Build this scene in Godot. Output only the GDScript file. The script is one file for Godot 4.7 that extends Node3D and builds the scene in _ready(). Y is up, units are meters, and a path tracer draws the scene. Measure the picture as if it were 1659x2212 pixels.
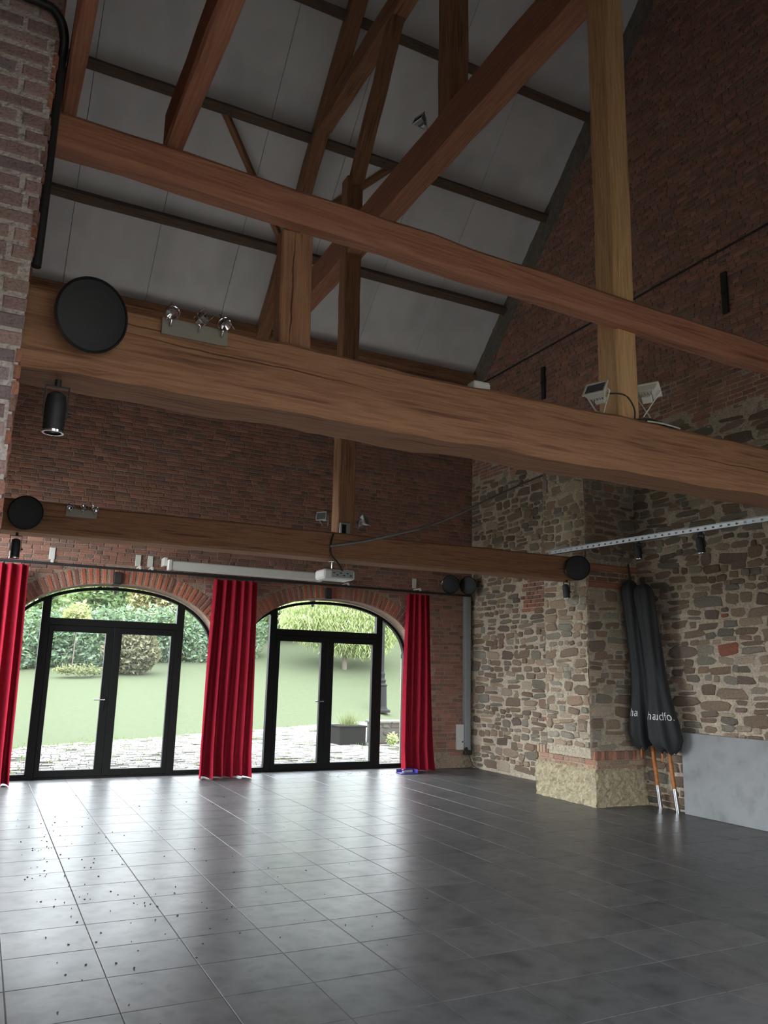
extends Node3D
# Barn hall: timber frame, brick and rubble walls, tiled floor, two arched glazed doors, garden beyond.

# ---------------------------------------------------------------- mesh builder
class MB:
	var v := PackedVector3Array()
	var n := PackedVector3Array()
	var c := PackedColorArray()
	var col := Color(1, 1, 1)

	func tri(a: Vector3, b: Vector3, d: Vector3) -> void:
		var nn := (b - a).cross(d - a).normalized()
		v.append(a); v.append(d); v.append(b)
		n.append(nn); n.append(nn); n.append(nn)
		c.append(col); c.append(col); c.append(col)

	func quad(a: Vector3, b: Vector3, d: Vector3, e: Vector3) -> void:
		tri(a, b, d)
		tri(a, d, e)

	func trin(a: Vector3, b: Vector3, d: Vector3, na: Vector3, nb: Vector3, nd: Vector3) -> void:
		v.append(a); v.append(d); v.append(b)
		n.append(na); n.append(nd); n.append(nb)
		c.append(col); c.append(col); c.append(col)

	func quadn(a: Vector3, b: Vector3, d: Vector3, e: Vector3, na: Vector3, nb: Vector3, nd: Vector3, ne: Vector3) -> void:
		trin(a, b, d, na, nb, nd)
		trin(a, d, e, na, nd, ne)

	func box(lo: Vector3, hi: Vector3) -> void:
		cbox(Transform3D(Basis(), (lo + hi) * 0.5), hi - lo, 0.0)

	# box with chamfered edges; size along the transform's axes
	func cbox(t: Transform3D, size: Vector3, ch: float) -> void:
		var h := size * 0.5
		if ch <= 0.0:
			var p := []
			for i in 8:
				p.append(t * Vector3(h.x if i & 1 else -h.x, h.y if i & 2 else -h.y, h.z if i & 4 else -h.z))
			quad(p[0], p[4], p[6], p[2]); quad(p[1], p[3], p[7], p[5])
			quad(p[0], p[1], p[5], p[4]); quad(p[2], p[6], p[7], p[3])
			quad(p[0], p[2], p[3], p[1]); quad(p[4], p[5], p[7], p[6])
			return
		ch = minf(ch, minf(h.x, minf(h.y, h.z)) * 0.95)
		# corner points: for each corner three points, lying on the x, y and z faces
		var px := []; var py := []; var pz := []
		for i in 8:
			var s := Vector3(1 if i & 1 else -1, 1 if i & 2 else -1, 1 if i & 4 else -1)
			px.append(t * (s * Vector3(h.x, h.y - ch, h.z - ch)))
			py.append(t * (s * Vector3(h.x - ch, h.y, h.z - ch)))
			pz.append(t * (s * Vector3(h.x - ch, h.y - ch, h.z)))
		quad(px[0], px[4], px[6], px[2]); quad(px[1], px[3], px[7], px[5])
		quad(py[0], py[1], py[5], py[4]); quad(py[2], py[6], py[7], py[3])
		quad(pz[0], pz[2], pz[3], pz[1]); quad(pz[4], pz[5], pz[7], pz[6])
		# edges along z (x-y)
		quad(px[0], py[0], py[4], px[4]); quad(py[1], px[1], px[5], py[5])
		quad(py[2], px[2], px[6], py[6]); quad(px[3], py[3], py[7], px[7])
		# edges along y (x-z)
		quad(pz[0], px[0], px[2], pz[2]); quad(px[1], pz[1], pz[3], px[3])
		quad(px[4], pz[4], pz[6], px[6]); quad(pz[5], px[5], px[7], pz[7])
		# edges along x (y-z)
		quad(pz[1], py[1], py[0], pz[0]); quad(pz[2], py[2], py[3], pz[3])
		quad(pz[4], py[4], py[5], pz[5]); quad(pz[7], py[7], py[6], pz[6])
		for i in 8:
			var odd := ((i & 1) + ((i >> 1) & 1) + ((i >> 2) & 1)) % 2 == 1
			if odd: tri(px[i], py[i], pz[i])
			else: tri(px[i], pz[i], py[i])

	# profile: Vector2(radius, height) from bottom to top, outer side
	func lathe(t: Transform3D, prof: Array, seg: int) -> void:
		for k in prof.size() - 1:
			var a: Vector2 = prof[k]
			var b: Vector2 = prof[k + 1]
			var d := b - a
			if d.length() < 1e-6:
				continue
			var pn := Vector2(d.y, -d.x).normalized()
			for i in seg:
				var a0 := TAU * i / seg
				var a1 := TAU * (i + 1) / seg
				var u0 := Vector3(cos(a0), 0, -sin(a0))
				var u1 := Vector3(cos(a1), 0, -sin(a1))
				var q0 := t * (u0 * a.x + Vector3.UP * a.y)
				var q1 := t * (u1 * a.x + Vector3.UP * a.y)
				var q2 := t * (u1 * b.x + Vector3.UP * b.y)
				var q3 := t * (u0 * b.x + Vector3.UP * b.y)
				var n0 := (t.basis * (u0 * pn.x + Vector3.UP * pn.y)).normalized()
				var n1 := (t.basis * (u1 * pn.x + Vector3.UP * pn.y)).normalized()
				if a.x > 1e-5: trin(q0, q1, q2, n0, n1, n1)
				if b.x > 1e-5: trin(q0, q2, q3, n0, n1, n0)

	func cyl(a: Vector3, b: Vector3, r: float, seg: int = 12, r2: float = -1.0) -> void:
		var d := b - a
		var l := d.length()
		lathe(Transform3D(MB.frame(d), a), [Vector2(0, 0), Vector2(r, 0), Vector2(r if r2 < 0 else r2, l), Vector2(0, l)], seg)

	static func frame(d: Vector3) -> Basis:   # basis whose y axis runs along d
		var y := d.normalized()
		var s := Vector3.RIGHT if absf(y.x) < 0.9 else Vector3.BACK
		var z := s.cross(y).normalized()
		return Basis(y.cross(z), y, z)

	func tube(path: Array, r: float, seg: int = 8) -> void:
		var rings := []
		var ns := []
		for i in path.size():
			var d: Vector3 = path[mini(i + 1, path.size() - 1)] - path[maxi(i - 1, 0)]
			var b := MB.frame(d)
			var ring := []
			var rn := []
			for k in seg:
				var a := TAU * k / seg
				var u := b.x * cos(a) + b.z * sin(a)
				ring.append(path[i] + u * r); rn.append(u)
			rings.append(ring); ns.append(rn)
		for i in path.size() - 1:
			for k in seg:
				var k2 := (k + 1) % seg
				quadn(rings[i][k], rings[i + 1][k], rings[i + 1][k2], rings[i][k2], ns[i][k], ns[i + 1][k], ns[i + 1][k2], ns[i][k2])
		for k in seg - 2:
			tri(rings[0][0], rings[0][k + 1], rings[0][k + 2])
			tri(rings[-1][0], rings[-1][k + 2], rings[-1][k + 1])

	# flat polygon (counter-clockwise in the plane o, ex, ey as seen from ex x ey), given thickness downwards
	func prism(t: Transform3D, poly: PackedVector2Array, thick: float) -> void:
		var idx := Geometry2D.triangulate_polygon(poly)
		for i in range(0, idx.size(), 3):
			var a := poly[idx[i]]; var b := poly[idx[i + 1]]; var d := poly[idx[i + 2]]
			if (b - a).cross(d - a) < 0:
				var e := b; b = d; d = e
			tri(t * Vector3(a.x, a.y, 0), t * Vector3(b.x, b.y, 0), t * Vector3(d.x, d.y, 0))
			if thick > 0: tri(t * Vector3(a.x, a.y, -thick), t * Vector3(d.x, d.y, -thick), t * Vector3(b.x, b.y, -thick))
		if thick > 0:
			for i in poly.size():
				var a := poly[i]; var b := poly[(i + 1) % poly.size()]
				quad(t * Vector3(a.x, a.y, -thick), t * Vector3(b.x, b.y, -thick), t * Vector3(b.x, b.y, 0), t * Vector3(a.x, a.y, 0))

	func mesh() -> ArrayMesh:
		var a := []
		a.resize(Mesh.ARRAY_MAX)
		a[Mesh.ARRAY_VERTEX] = v
		a[Mesh.ARRAY_NORMAL] = n
		a[Mesh.ARRAY_COLOR] = c
		var m := ArrayMesh.new()
		m.add_surface_from_arrays(Mesh.PRIMITIVE_TRIANGLES, a)
		return m

# ---------------------------------------------------------------- scene helpers
var M := {}
var rng := RandomNumberGenerator.new()
var used := {}
var cam: Camera3D

const WX := 7.56          # right wall, inner face
const LX := -0.65         # left wall, inner face
const EZ := -11.68        # end wall, inner face
const EZO := -12.12       # end wall, outer face
const GZ := -11.96        # glazing plane
const BZ := 0.42          # back wall, inner face
const EAVE := 6.93
const RIDGE_Z := -5.85
const PITCH := 0.98

func roof_y(z: float) -> float:
	return EAVE + PITCH * (z - EZ) if z < RIDGE_Z else EAVE + PITCH * (RIDGE_Z - EZ) - PITCH * (z - RIDGE_Z)

func numbered(s: String) -> String:
	if not used.has(s):
		used[s] = 0
		return s
	used[s] += 1
	return "%s_%03d" % [s, used[s]]

func add(called: String, mb: MB, mat: Material, parent: Node = null) -> MeshInstance3D:
	return addm(called, mb.mesh(), mat, parent)

func addm(called: String, me: Mesh, mat: Material, parent: Node = null) -> MeshInstance3D:
	var o := MeshInstance3D.new()
	o.mesh = me
	o.material_override = mat
	o.cast_shadow = GeometryInstance3D.SHADOW_CASTING_SETTING_ON
	if parent == null:
		o.name = numbered(called)
		add_child(o)
	else:
		o.name = called
		parent.add_child(o, true)
	return o

func tag(o: Node, label: String, category: String, group := "", kind := "") -> Node:
	if label: o.set_meta("label", label)
	if category: o.set_meta("category", category)
	if group: o.set_meta("group", group)
	if kind: o.set_meta("kind", kind)
	return o

func thing(called: String, label: String, category: String, at := Vector3.ZERO, group := "") -> Node3D:
	var o := Node3D.new()
	o.name = numbered(called)
	add_child(o)
	o.position = at
	tag(o, label, category, group)
	return o

func noise_tex(freq: float, ramp: Array, seed_: int, size := 512, fractal := 4, as_normal := false, bump := 4.0, type := FastNoiseLite.TYPE_SIMPLEX_SMOOTH) -> NoiseTexture2D:
	var f := FastNoiseLite.new()
	f.noise_type = type
	f.seed = seed_
	f.frequency = freq
	f.fractal_octaves = fractal
	var t := NoiseTexture2D.new()
	t.width = size; t.height = size
	t.seamless = true
	t.generate_mipmaps = false
	t.noise = f
	if as_normal:
		t.as_normal_map = true
		t.bump_strength = bump
	elif ramp.size():
		var g := Gradient.new()
		var offs := PackedFloat32Array(); var cols := PackedColorArray()
		for k in ramp.size():
			offs.append(float(k) / (ramp.size() - 1)); cols.append(ramp[k])
		g.offsets = offs; g.colors = cols
		t.color_ramp = g
	return t

func lin(r: float, g: float, b: float) -> Color:   # linear colour to the sRGB that albedo_color wants
	return Color(r, g, b).linear_to_srgb()

func mat(albedo: Color, rough := 0.8, metal := 0.0) -> StandardMaterial3D:
	var m := StandardMaterial3D.new()
	m.albedo_color = albedo
	m.roughness = rough
	m.metallic = metal
	return m

func tri_mat(m: StandardMaterial3D, scale: Vector3, world := false) -> StandardMaterial3D:
	m.uv1_triplanar = true
	m.uv1_world_triplanar = world
	m.uv1_triplanar_sharpness = 4.0
	m.uv1_scale = scale
	return m

func wood(dark: Color, mid: Color, light: Color, seed_: int, rough := 0.75) -> StandardMaterial3D:
	var m := mat(Color.WHITE, rough)
	m.albedo_texture = noise_tex(0.012, [dark, mid, light, mid, light], seed_, 512, 5)
	tri_mat(m, Vector3(0.16, 3.6, 3.6))
	m.normal_enabled = true
	m.normal_texture = noise_tex(0.03, [], seed_ + 1, 512, 4, true, 5.0)
	m.normal_scale = 0.6
	return m

func masonry(rough: float, seed_: int, grain_scale := 2.0, bump := 6.0) -> StandardMaterial3D:
	var m := mat(Color.WHITE, rough)
	m.vertex_color_use_as_albedo = true
	m.albedo_texture = noise_tex(0.03, [Color(0.72, 0.70, 0.68), Color(0.92, 0.91, 0.90), Color(1, 1, 1), Color(0.8, 0.79, 0.78)], seed_, 512, 5)
	tri_mat(m, Vector3.ONE * grain_scale, true)
	m.normal_enabled = true
	m.normal_texture = noise_tex(0.05, [], seed_ + 5, 512, 4, true, bump)
	return m

func make_materials() -> void:
	M.tile = mat(Color.WHITE, 0.33)
	M.tile.metallic_specular = 0.24
	M.tile.vertex_color_use_as_albedo = true
	M.tile.albedo_texture = noise_tex(0.008, [Color(0.74, 0.74, 0.75), Color(0.9, 0.9, 0.9), Color(1, 1, 1), Color(0.84, 0.83, 0.82)], 3, 1024, 5)
	M.tile.roughness_texture = noise_tex(0.01, [Color(0.9, 0.9, 0.9), Color(1, 1, 1), Color(0.95, 0.95, 0.95)], 8, 512, 3)
	tri_mat(M.tile, Vector3.ONE * 0.5, true)
	M.grout = mat(lin(0.135, 0.132, 0.127), 0.95)
	M.grout.metallic_specular = 0.1
	M.mortar = masonry(0.95, 11, 1.6, 8.0)
	M.brick = masonry(0.9, 21, 3.0, 6.0)
	M.stone = masonry(0.88, 31, 2.4, 8.0)
	M.plaster = masonry(0.95, 41, 1.2, 5.0)
	M.panel = mat(lin(0.80, 0.81, 0.82), 0.85)
	M.panel.albedo_texture = noise_tex(0.006, [Color(0.88, 0.88, 0.88), Color(1, 1, 1), Color(0.94, 0.94, 0.93)], 51, 512, 3)
	tri_mat(M.panel, Vector3.ONE * 0.3, true)
	M.roofing = mat(lin(0.12, 0.10, 0.09), 0.9)
	M.oak = wood(Color(0.37, 0.245, 0.175), Color(0.53, 0.375, 0.275), Color(0.62, 0.455, 0.335), 61)
	M.oak_red = wood(Color(0.39, 0.24, 0.185), Color(0.56, 0.365, 0.285), Color(0.64, 0.45, 0.345), 63)
	M.oak_yellow = wood(Color(0.52, 0.41, 0.28), Color(0.71, 0.57, 0.40), Color(0.79, 0.64, 0.46), 65)
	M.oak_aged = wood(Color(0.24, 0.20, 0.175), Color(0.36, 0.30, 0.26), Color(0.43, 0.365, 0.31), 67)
	M.frame = mat(lin(0.007, 0.0075, 0.007), 0.55)
	M.frame.metallic_specular = 0.25
	M.glass = mat(Color(0.9, 0.95, 0.93, 0.05), 0.02)
	M.glass.metallic_specular = 0.08
	M.glass.transparency = BaseMaterial3D.TRANSPARENCY_ALPHA
	M.chrome = mat(Color(0.8, 0.8, 0.8), 0.18, 1.0)
	M.steel = mat(Color(0.60, 0.59, 0.55), 0.38, 0.35)
	M.zinc = mat(Color(0.66, 0.68, 0.69), 0.42, 0.9)
	M.black = mat(lin(0.012, 0.013, 0.014), 0.55)
	M.black_gloss = mat(lin(0.012, 0.013, 0.014), 0.22)
	M.grille = mat(lin(0.018, 0.020, 0.022), 0.7)
	M.iron = mat(lin(0.025, 0.024, 0.023), 0.75)
	M.white_paint = mat(lin(0.62, 0.63, 0.58), 0.4)
	M.white_plastic = mat(lin(0.60, 0.60, 0.57), 0.35)
	M.grey_plastic = mat(lin(0.24, 0.26, 0.27), 0.5)
	M.lens = mat(lin(0.10, 0.10, 0.10), 0.08)
	M.velvet = mat(lin(0.31, 0.016, 0.032), 0.9)
	M.velvet.metallic_specular = 0.15
	M.velvet.rim_enabled = true
	M.velvet.rim = 0.08
	M.velvet.rim_tint = 0.8
	M.velvet.backlight_enabled = true
	M.velvet.backlight = Color(0.30, 0.02, 0.04)
	M.velvet.albedo_texture = noise_tex(0.05, [Color(0.85, 0.85, 0.85), Color(1, 1, 1)], 71, 256, 3)
	tri_mat(M.velvet, Vector3(3, 0.6, 3))
	M.canvas = mat(lin(0.014, 0.015, 0.017), 0.8)
	M.canvas.rim_enabled = true
	M.canvas.rim = 0.3
	M.pole_wood = wood(Color(0.42, 0.22, 0.08), Color(0.58, 0.33, 0.12), Color(0.66, 0.40, 0.17), 73, 0.45)
	M.print_white = mat(lin(0.65, 0.65, 0.63), 0.7)
	M.board = mat(lin(0.215, 0.222, 0.228), 0.55)
	M.board.albedo_texture = noise_tex(0.006, [Color(0.78, 0.78, 0.78), Color(0.95, 0.95, 0.95), Color(1, 1, 1), Color(0.86, 0.86, 0.86)], 75, 512, 5)
	tri_mat(M.board, Vector3.ONE * 0.6, true)
	M.blue_plastic = mat(lin(0.04, 0.03, 0.22), 0.4)
	M.bristle = mat(lin(0.45, 0.43, 0.42), 0.9)
	M.crumb = mat(lin(0.03, 0.027, 0.022), 0.9)
	M.grass = mat(Color.WHITE, 0.95)
	M.grass.albedo_texture = noise_tex(0.02, [lin(0.044, 0.053, 0.028), lin(0.052, 0.060, 0.036), lin(0.058, 0.067, 0.041), lin(0.048, 0.057, 0.032)], 81, 1024, 6)
	tri_mat(M.grass, Vector3.ONE * 0.35, true)
	M.grass.metallic_specular = 0.05
	M.earth = mat(lin(0.16, 0.145, 0.12), 0.95)
	M.cobble = masonry(0.9, 91, 2.0, 4.0)
	M.cobble.metallic_specular = 0.1
	M.leaf = mat(Color.WHITE, 1.0)
	M.leaf.vertex_color_use_as_albedo = true
	M.leaf.metallic_specular = 0.0
	M.leaf.backlight_enabled = true
	M.leaf.backlight = Color(0.8, 0.8, 0.65)
	M.bark = mat(lin(0.08, 0.065, 0.05), 0.95)
	M.pinkroof = mat(lin(0.35, 0.16, 0.11), 0.9)
	M.wicker = mat(lin(0.014, 0.0135, 0.012), 0.95)
	M.wicker.metallic_specular = 0.1
	M.outdoor_iron = mat(lin(0.016, 0.016, 0.016), 0.85)
	M.outdoor_iron.metallic_specular = 0.15

# ---------------------------------------------------------------- masonry generators
var warp := FastNoiseLite.new()
var fine := FastNoiseLite.new()

# chamfered brick standing proud of a face: centre p, axes u (length) w (height) o (out)
func put_brick(mb: MB, p: Vector3, u: Vector3, w: Vector3, o: Vector3, l: float, h: float, d: float) -> void:
	var ch := 0.006
	var hu := u * (l * 0.5); var hw := w * (h * 0.5)
	var iu := u * (l * 0.5 - ch); var iw := w * (h * 0.5 - ch)
	var f := p + o * d
	var g := p + o * (d - ch)
	var b := p - o * 0.012
	mb.quad(f - iu - iw, f + iu - iw, f + iu + iw, f - iu + iw)
	mb.quad(g - hu - hw, g + hu - hw, f + iu - iw, f - iu - iw)
	mb.quad(f - iu + iw, f + iu + iw, g + hu + hw, g - hu + hw)
	mb.quad(g - hu - hw, f - iu - iw, f - iu + iw, g - hu + hw)
	mb.quad(f + iu - iw, g + hu - hw, g + hu + hw, f + iu + iw)
	mb.quad(b - hu - hw, b + hu - hw, g + hu - hw, g - hu - hw)
	mb.quad(g - hu + hw, g + hu + hw, b + hu + hw, b - hu + hw)
	mb.quad(b - hu - hw, g - hu - hw, g - hu + hw, b - hu + hw)
	mb.quad(g + hu - hw, b + hu - hw, b + hu + hw, g + hu + hw)

const BRICKS := [Color(0.36, 0.150, 0.100), Color(0.31, 0.130, 0.092), Color(0.40, 0.185, 0.125), Color(0.27, 0.125, 0.095), Color(0.24, 0.140, 0.115), Color(0.38, 0.165, 0.105), Color(0.33, 0.175, 0.130), Color(0.20, 0.115, 0.098)]
const STONES := [Color(0.235, 0.175, 0.125), Color(0.185, 0.135, 0.098), Color(0.285, 0.215, 0.150), Color(0.225, 0.200, 0.155), Color(0.190, 0.172, 0.138), Color(0.310, 0.240, 0.175), Color(0.250, 0.172, 0.120), Color(0.165, 0.125, 0.098), Color(0.240, 0.220, 0.178), Color(0.345, 0.285, 0.215), Color(0.215, 0.160, 0.118)]
const MORTAR := Color(0.52, 0.45, 0.35)

func in_view(p: Vector3) -> bool:
	var q := cam.transform.affine_inverse() * p
	if q.z > -0.1: return false
	var ty := tan(deg_to_rad(cam.fov) * 0.5)
	return absf(q.y / -q.z) < ty * 1.02 and absf(q.x / -q.z) < ty * 1659.0 / 2212.0 * 1.02

# a face of brickwork: each entry {p, l, h, d, k}; accept(u, v) in wall coordinates
func brick_list(u0: float, u1: float, v0: float, v1: float, pitch: float, accept: Callable, joint := 0.0135, long := 0.19) -> Array:
	var out := []
	var v := v0
	var row := 0
	while v < v1:
		var u := u0 - rng.randf() * 0.2
		var head := row % 2 == 1
		while u < u1:
			var l := (long * 0.465 if head else long) * rng.randf_range(0.93, 1.07)
			if rng.randf() < 0.78: head = not head if row % 3 != 0 else head
			elif rng.randf() < 0.5: head = not head
			var a := maxf(u, u0); var b := minf(u + l, u1)
			var cu := (a + b) * 0.5
			var cv := v + pitch * 0.5 + rng.randf_range(-0.002, 0.002)
			if b - a > 0.035 and accept.call(a, cv) and accept.call(b, cv):
				out.append({"u": cu, "v": cv + 0.006 * warp.get_noise_2d(cu * 60, cv * 60), "l": b - a, "h": pitch - joint * rng.randf_range(0.8, 1.2), "d": rng.randf_range(0.005, 0.013), "k": rng.randi() % BRICKS.size(), "t": rng.randf_range(0.82, 1.15)})
			u += l + joint * rng.randf_range(0.8, 1.25)
		v += pitch
		row += 1
	return out

# builds a list of bricks on a plane: the `most` that show largest as parts, the rest joined
func lay_bricks(list: Array, o: Vector3, eu: Vector3, ev: Vector3, en: Vector3, parent: Node, most: int, pname: String, rest_name: String) -> void:
	for b in list:
		var p: Vector3 = o + eu * b.u + ev * b.v
		b.p = p
		b.s = b.l / (p - cam.position).length() * absf(en.dot((p - cam.position).normalized())) if in_view(p) else 0.0
	var sorted := list.duplicate()
	sorted.sort_custom(func(x, y): return x.s > y.s)
	var rest := MB.new()
	for i in sorted.size():
		var b = sorted[i]
		var mb := rest
		var single: bool = i < most and b.s > 0.0
		if single: mb = MB.new()
		var cc: Color = b.color if b.has("color") else BRICKS[b.k]
		mb.col = Color(cc.r * b.t, cc.g * b.t, cc.b * b.t)
		if single:
			put_brick(mb, Vector3.ZERO, eu, ev, en, b.l, b.h, b.d)
			add(pname, mb, M.brick, parent).position = b.p
		else:
			put_brick(mb, b.p, eu, ev, en, b.l, b.h, b.d)
	if rest.v.size():
		tag(add(rest_name, rest, M.brick, parent), "", "", "", "stuff")

# rubble stones on a plane
func rubble_list(u0: float, u1: float, v0: float, v1: float, accept: Callable) -> Array:
	var out := []
	var v := v0
	while v < v1:
		var ch := rng.randf_range(0.07, 0.165)
		var u := u0 - rng.randf() * 0.3
		while u < u1:
			var w := clampf(ch * rng.randf_range(1.1, 3.4), 0.10, 0.46)
			var bits := [[0.0, ch]]
			if ch > 0.115 and rng.randf() < 0.45:
				var s := rng.randf_range(0.35, 0.62) * ch
				bits = [[0.0, s], [s, ch - s]]
			for bit in bits:
				var ww := w
				var uu := u
				if uu < u0: ww -= u0 - uu; uu = u0
				if uu + ww > u1: ww = u1 - uu
				if ww < 0.06: continue
				if bits.size() == 2:
					ww *= rng.randf_range(0.8, 1.0)
				var cu: float = uu + ww * 0.5
				var cv: float = v + bit[0] + bit[1] * 0.5
				if u1 - u0 > 2.0: cu += 0.05 * warp.get_noise_2d(cu * 55, cv * 55)
				cv += 0.055 * warp.get_noise_2d(cu * 40 + 300, cv * 55)
				if accept.call(cu, cv, ww, bit[1]):
					out.append({"u": cu, "v": cv, "w": ww, "h": bit[1], "seed": rng.randi(), "k": rng.randi() % STONES.size(), "t": rng.randf_range(0.78, 1.2)})
			u += w + rng.randf_range(-0.01, 0.02)
		v += ch
	return out

func put_stone(mb: MB, p: Vector3, eu: Vector3, ev: Vector3, en: Vector3, s: Dictionary) -> void:
	var r := RandomNumberGenerator.new()
	r.seed = s.seed
	var nn := 10
	var j := r.randf_range(0.002, 0.013)
	var hw: float = maxf(s.w * 0.5 - j, 0.03)
	var hh: float = maxf(s.h * 0.5 - j * 0.8, 0.018)
	var rot := r.randf_range(-0.10, 0.10) + float(s.get("rot", 0.0))
	var rise := r.randf_range(0.008, 0.026)
	var tx := r.randf_range(-0.05, 0.05); var ty := r.randf_range(-0.10, 0.10)
	var outer := []; var inner := []; var base := []
	var cc: Color = s.color if s.has("color") else STONES[s.k]
	mb.col = Color(cc.r * s.t, cc.g * s.t, cc.b * s.t)
	for i in nn:
		var a := TAU * (i + r.randf_range(-0.28, 0.28)) / nn
		var ca := cos(a); var sa := sin(a)
		var q := Vector2(signf(ca) * pow(absf(ca), 0.5) * hw, signf(sa) * pow(absf(sa), 0.5) * hh) * r.randf_range(0.80, 1.08)
		var q2 := q * r.randf_range(0.74, 0.88)
		q = q.rotated(rot); q2 = q2.rotated(rot)
		base.append(p + eu * q.x * 1.03 + ev * q.y * 1.03 - en * 0.012)
		outer.append(p + eu * q.x + ev * q.y + en * rise * 0.45)
		inner.append(p + eu * q2.x + ev * q2.y + en * (rise + q2.x * tx + q2.y * ty))
	var top := p + en * (rise + r.randf_range(-0.002, 0.004))
	for i in nn:
		var k := (i + 1) % nn
		mb.tri(top, inner[i], inner[k])
		mb.quad(outer[i], outer[k], inner[k], inner[i])
		mb.quad(base[i], base[k], outer[k], outer[i])

func lay_stones(list: Array, o: Vector3, eu: Vector3, ev: Vector3, en: Vector3, parent: Node, most: int) -> void:
	for b in list:
		var p: Vector3 = o + eu * b.u + ev * b.v
		b.p = p
		b.s = b.w * b.h / (p - cam.position).length_squared() * absf(en.dot((p - cam.position).normalized())) if in_view(p) else 0.0
	var sorted := list.duplicate()
	sorted.sort_custom(func(x, y): return x.s > y.s)
	var rest := MB.new()
	for i in sorted.size():
		var b = sorted[i]
		if i < most and b.s > 0.0:
			var mb := MB.new()
			put_stone(mb, Vector3.ZERO, eu, ev, en, b)
			add("stone", mb, M.stone, parent).position = b.p
		else:
			put_stone(rest, b.p, eu, ev, en, b)
	if rest.v.size():
		tag(add("rubble_stonework", rest, M.stone, parent), "", "", "", "stuff")

# uneven face: grid displaced along en; colour from a callable(u, v)
func rough_face(mb: MB, o: Vector3, eu: Vector3, ev: Vector3, en: Vector3, w: float, h: float, nu: int, nv: int, amp: float, colour: Callable) -> void:
	var pts := []
	var cl := []
	for j in nv + 1:
		for i in nu + 1:
			var u := w * i / nu; var v := h * j / nv
			var p := o + eu * u + ev * v
			pts.append(p + en * (amp * fine.get_noise_3dv(p * 60.0) + amp * 0.8 * warp.get_noise_3dv(p * 40.0)))
			cl.append(colour.call(u, v))
	for j in nv:
		for i in nu:
			var a := j * (nu + 1) + i
			mb.col = cl[a]
			mb.quad(pts[a], pts[a + 1], pts[a + nu + 2], pts[a + nu + 1])

# hewn timber along local x from 0 to l, section h (y) x w (z), centred
func hewn(l: float, h: float, w: float, seed_: int, jit := 0.008, ch := 0.018, top: Array = [], seg := 20, cracks: Array = []) -> MB:
	var mb := MB.new()
	var f := FastNoiseLite.new()
	f.seed = seed_; f.frequency = 1.0
	var rings := []
	if cracks.size(): seg = 110
	for i in seg + 1:
		var x := l * i / seg
		var hy := h * 0.5; var hz := w * 0.5
		var up := hy
		if top.size(): up = hy + sample(top, float(i) / seg)
		var dy := jit * f.get_noise_2d(x * 0.9, 3.0); var dz := jit * f.get_noise_2d(x * 0.9, 40.0)
		var e := func(k): return jit * 0.9 * f.get_noise_2d(x * 2.0, 90.0 + 13.0 * k)
		var cc: float = ch * (1.0 + 0.5 * f.get_noise_2d(x * 3.0, 70.0))
		var q := [Vector2(-hy, -hz + cc), Vector2(-hy, hz - cc), Vector2(-hy + cc, hz)]
		for k in cracks:      # drying cracks: narrow grooves in the front face, x from k.x to k.y, height from k.z to k.w
			var t := clampf((x - k.x) / (k.y - k.x), 0.0, 1.0)
			var gy: float = lerpf(k.z, k.w, t) + 0.010 * f.get_noise_2d(x * 4.0, 300.0 + k.z * 90.0)
			var open := sin(PI * t) * (1.0 + 0.5 * f.get_noise_2d(x * 9.0, 500.0))
			q.append(Vector2(gy - 0.0035 * open - 0.0005, hz)); q.append(Vector2(gy, hz - 0.026 * open)); q.append(Vector2(gy + 0.0035 * open + 0.0005, hz))
		q.append_array([Vector2(up - cc, hz), Vector2(up, hz - cc), Vector2(up, -hz + cc), Vector2(up - cc, -hz), Vector2(-hy + cc, -hz)])
		var ring := []
		for k in q.size():
			var own: int = k if k < 3 else (3 if k < q.size() - 5 else k - q.size() + 8)
			ring.append(Vector3(x, q[k].x + dy + (e.call(own) if own == k or k >= q.size() - 5 else 0.0), q[k].y + dz + (e.call(own + 20) if k < 3 or k >= q.size() - 5 else e.call(22))))
		rings.append(ring)
	var m: int = rings[0].size()
	for i in seg:
		for k in m:
			var k2 := (k + 1) % m
			mb.quad(rings[i][k], rings[i + 1][k], rings[i + 1][k2], rings[i][k2])
	for k in m - 2:
		mb.tri(rings[0][0], rings[0][k + 1], rings[0][k + 2])
		mb.tri(rings[seg][0], rings[seg][k + 2], rings[seg][k + 1])
	return mb

func sample(a: Array, t: float) -> float:
	for i in a.size() - 1:
		if t <= a[i + 1][0]:
			return lerpf(a[i][1], a[i + 1][1], smoothstep(a[i][0], a[i + 1][0], t))
	return a[-1][1]

# timber from point a to b; up gives the direction of the section's height
func timber(called: String, label: String, category: String, a: Vector3, b: Vector3, h: float, w: float, m: Material, seed_: int, jit := 0.008, ch := 0.018, top: Array = [], group := "", up := Vector3.UP, cracks: Array = []) -> MeshInstance3D:
	var d := b - a
	var x := d.normalized()
	if absf(x.dot(up)) > 0.95: up = Vector3.BACK
	var z := x.cross(up).normalized()
	var o := add(called, hewn(d.length(), h, w, seed_, jit, ch, top, 20, cracks), m)
	o.transform = Transform3D(Basis(x, z.cross(x), z), a)
	tag(o, label, category, group, "thing")
	return o

func arch_y(dx: float, a: float, ys: float, b: float) -> float:
	var t := absf(dx) / a
	if t >= 1.0: return ys
	return ys + b * pow(1.0 - pow(t, 2.2), 1.0 / 2.2)

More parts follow.
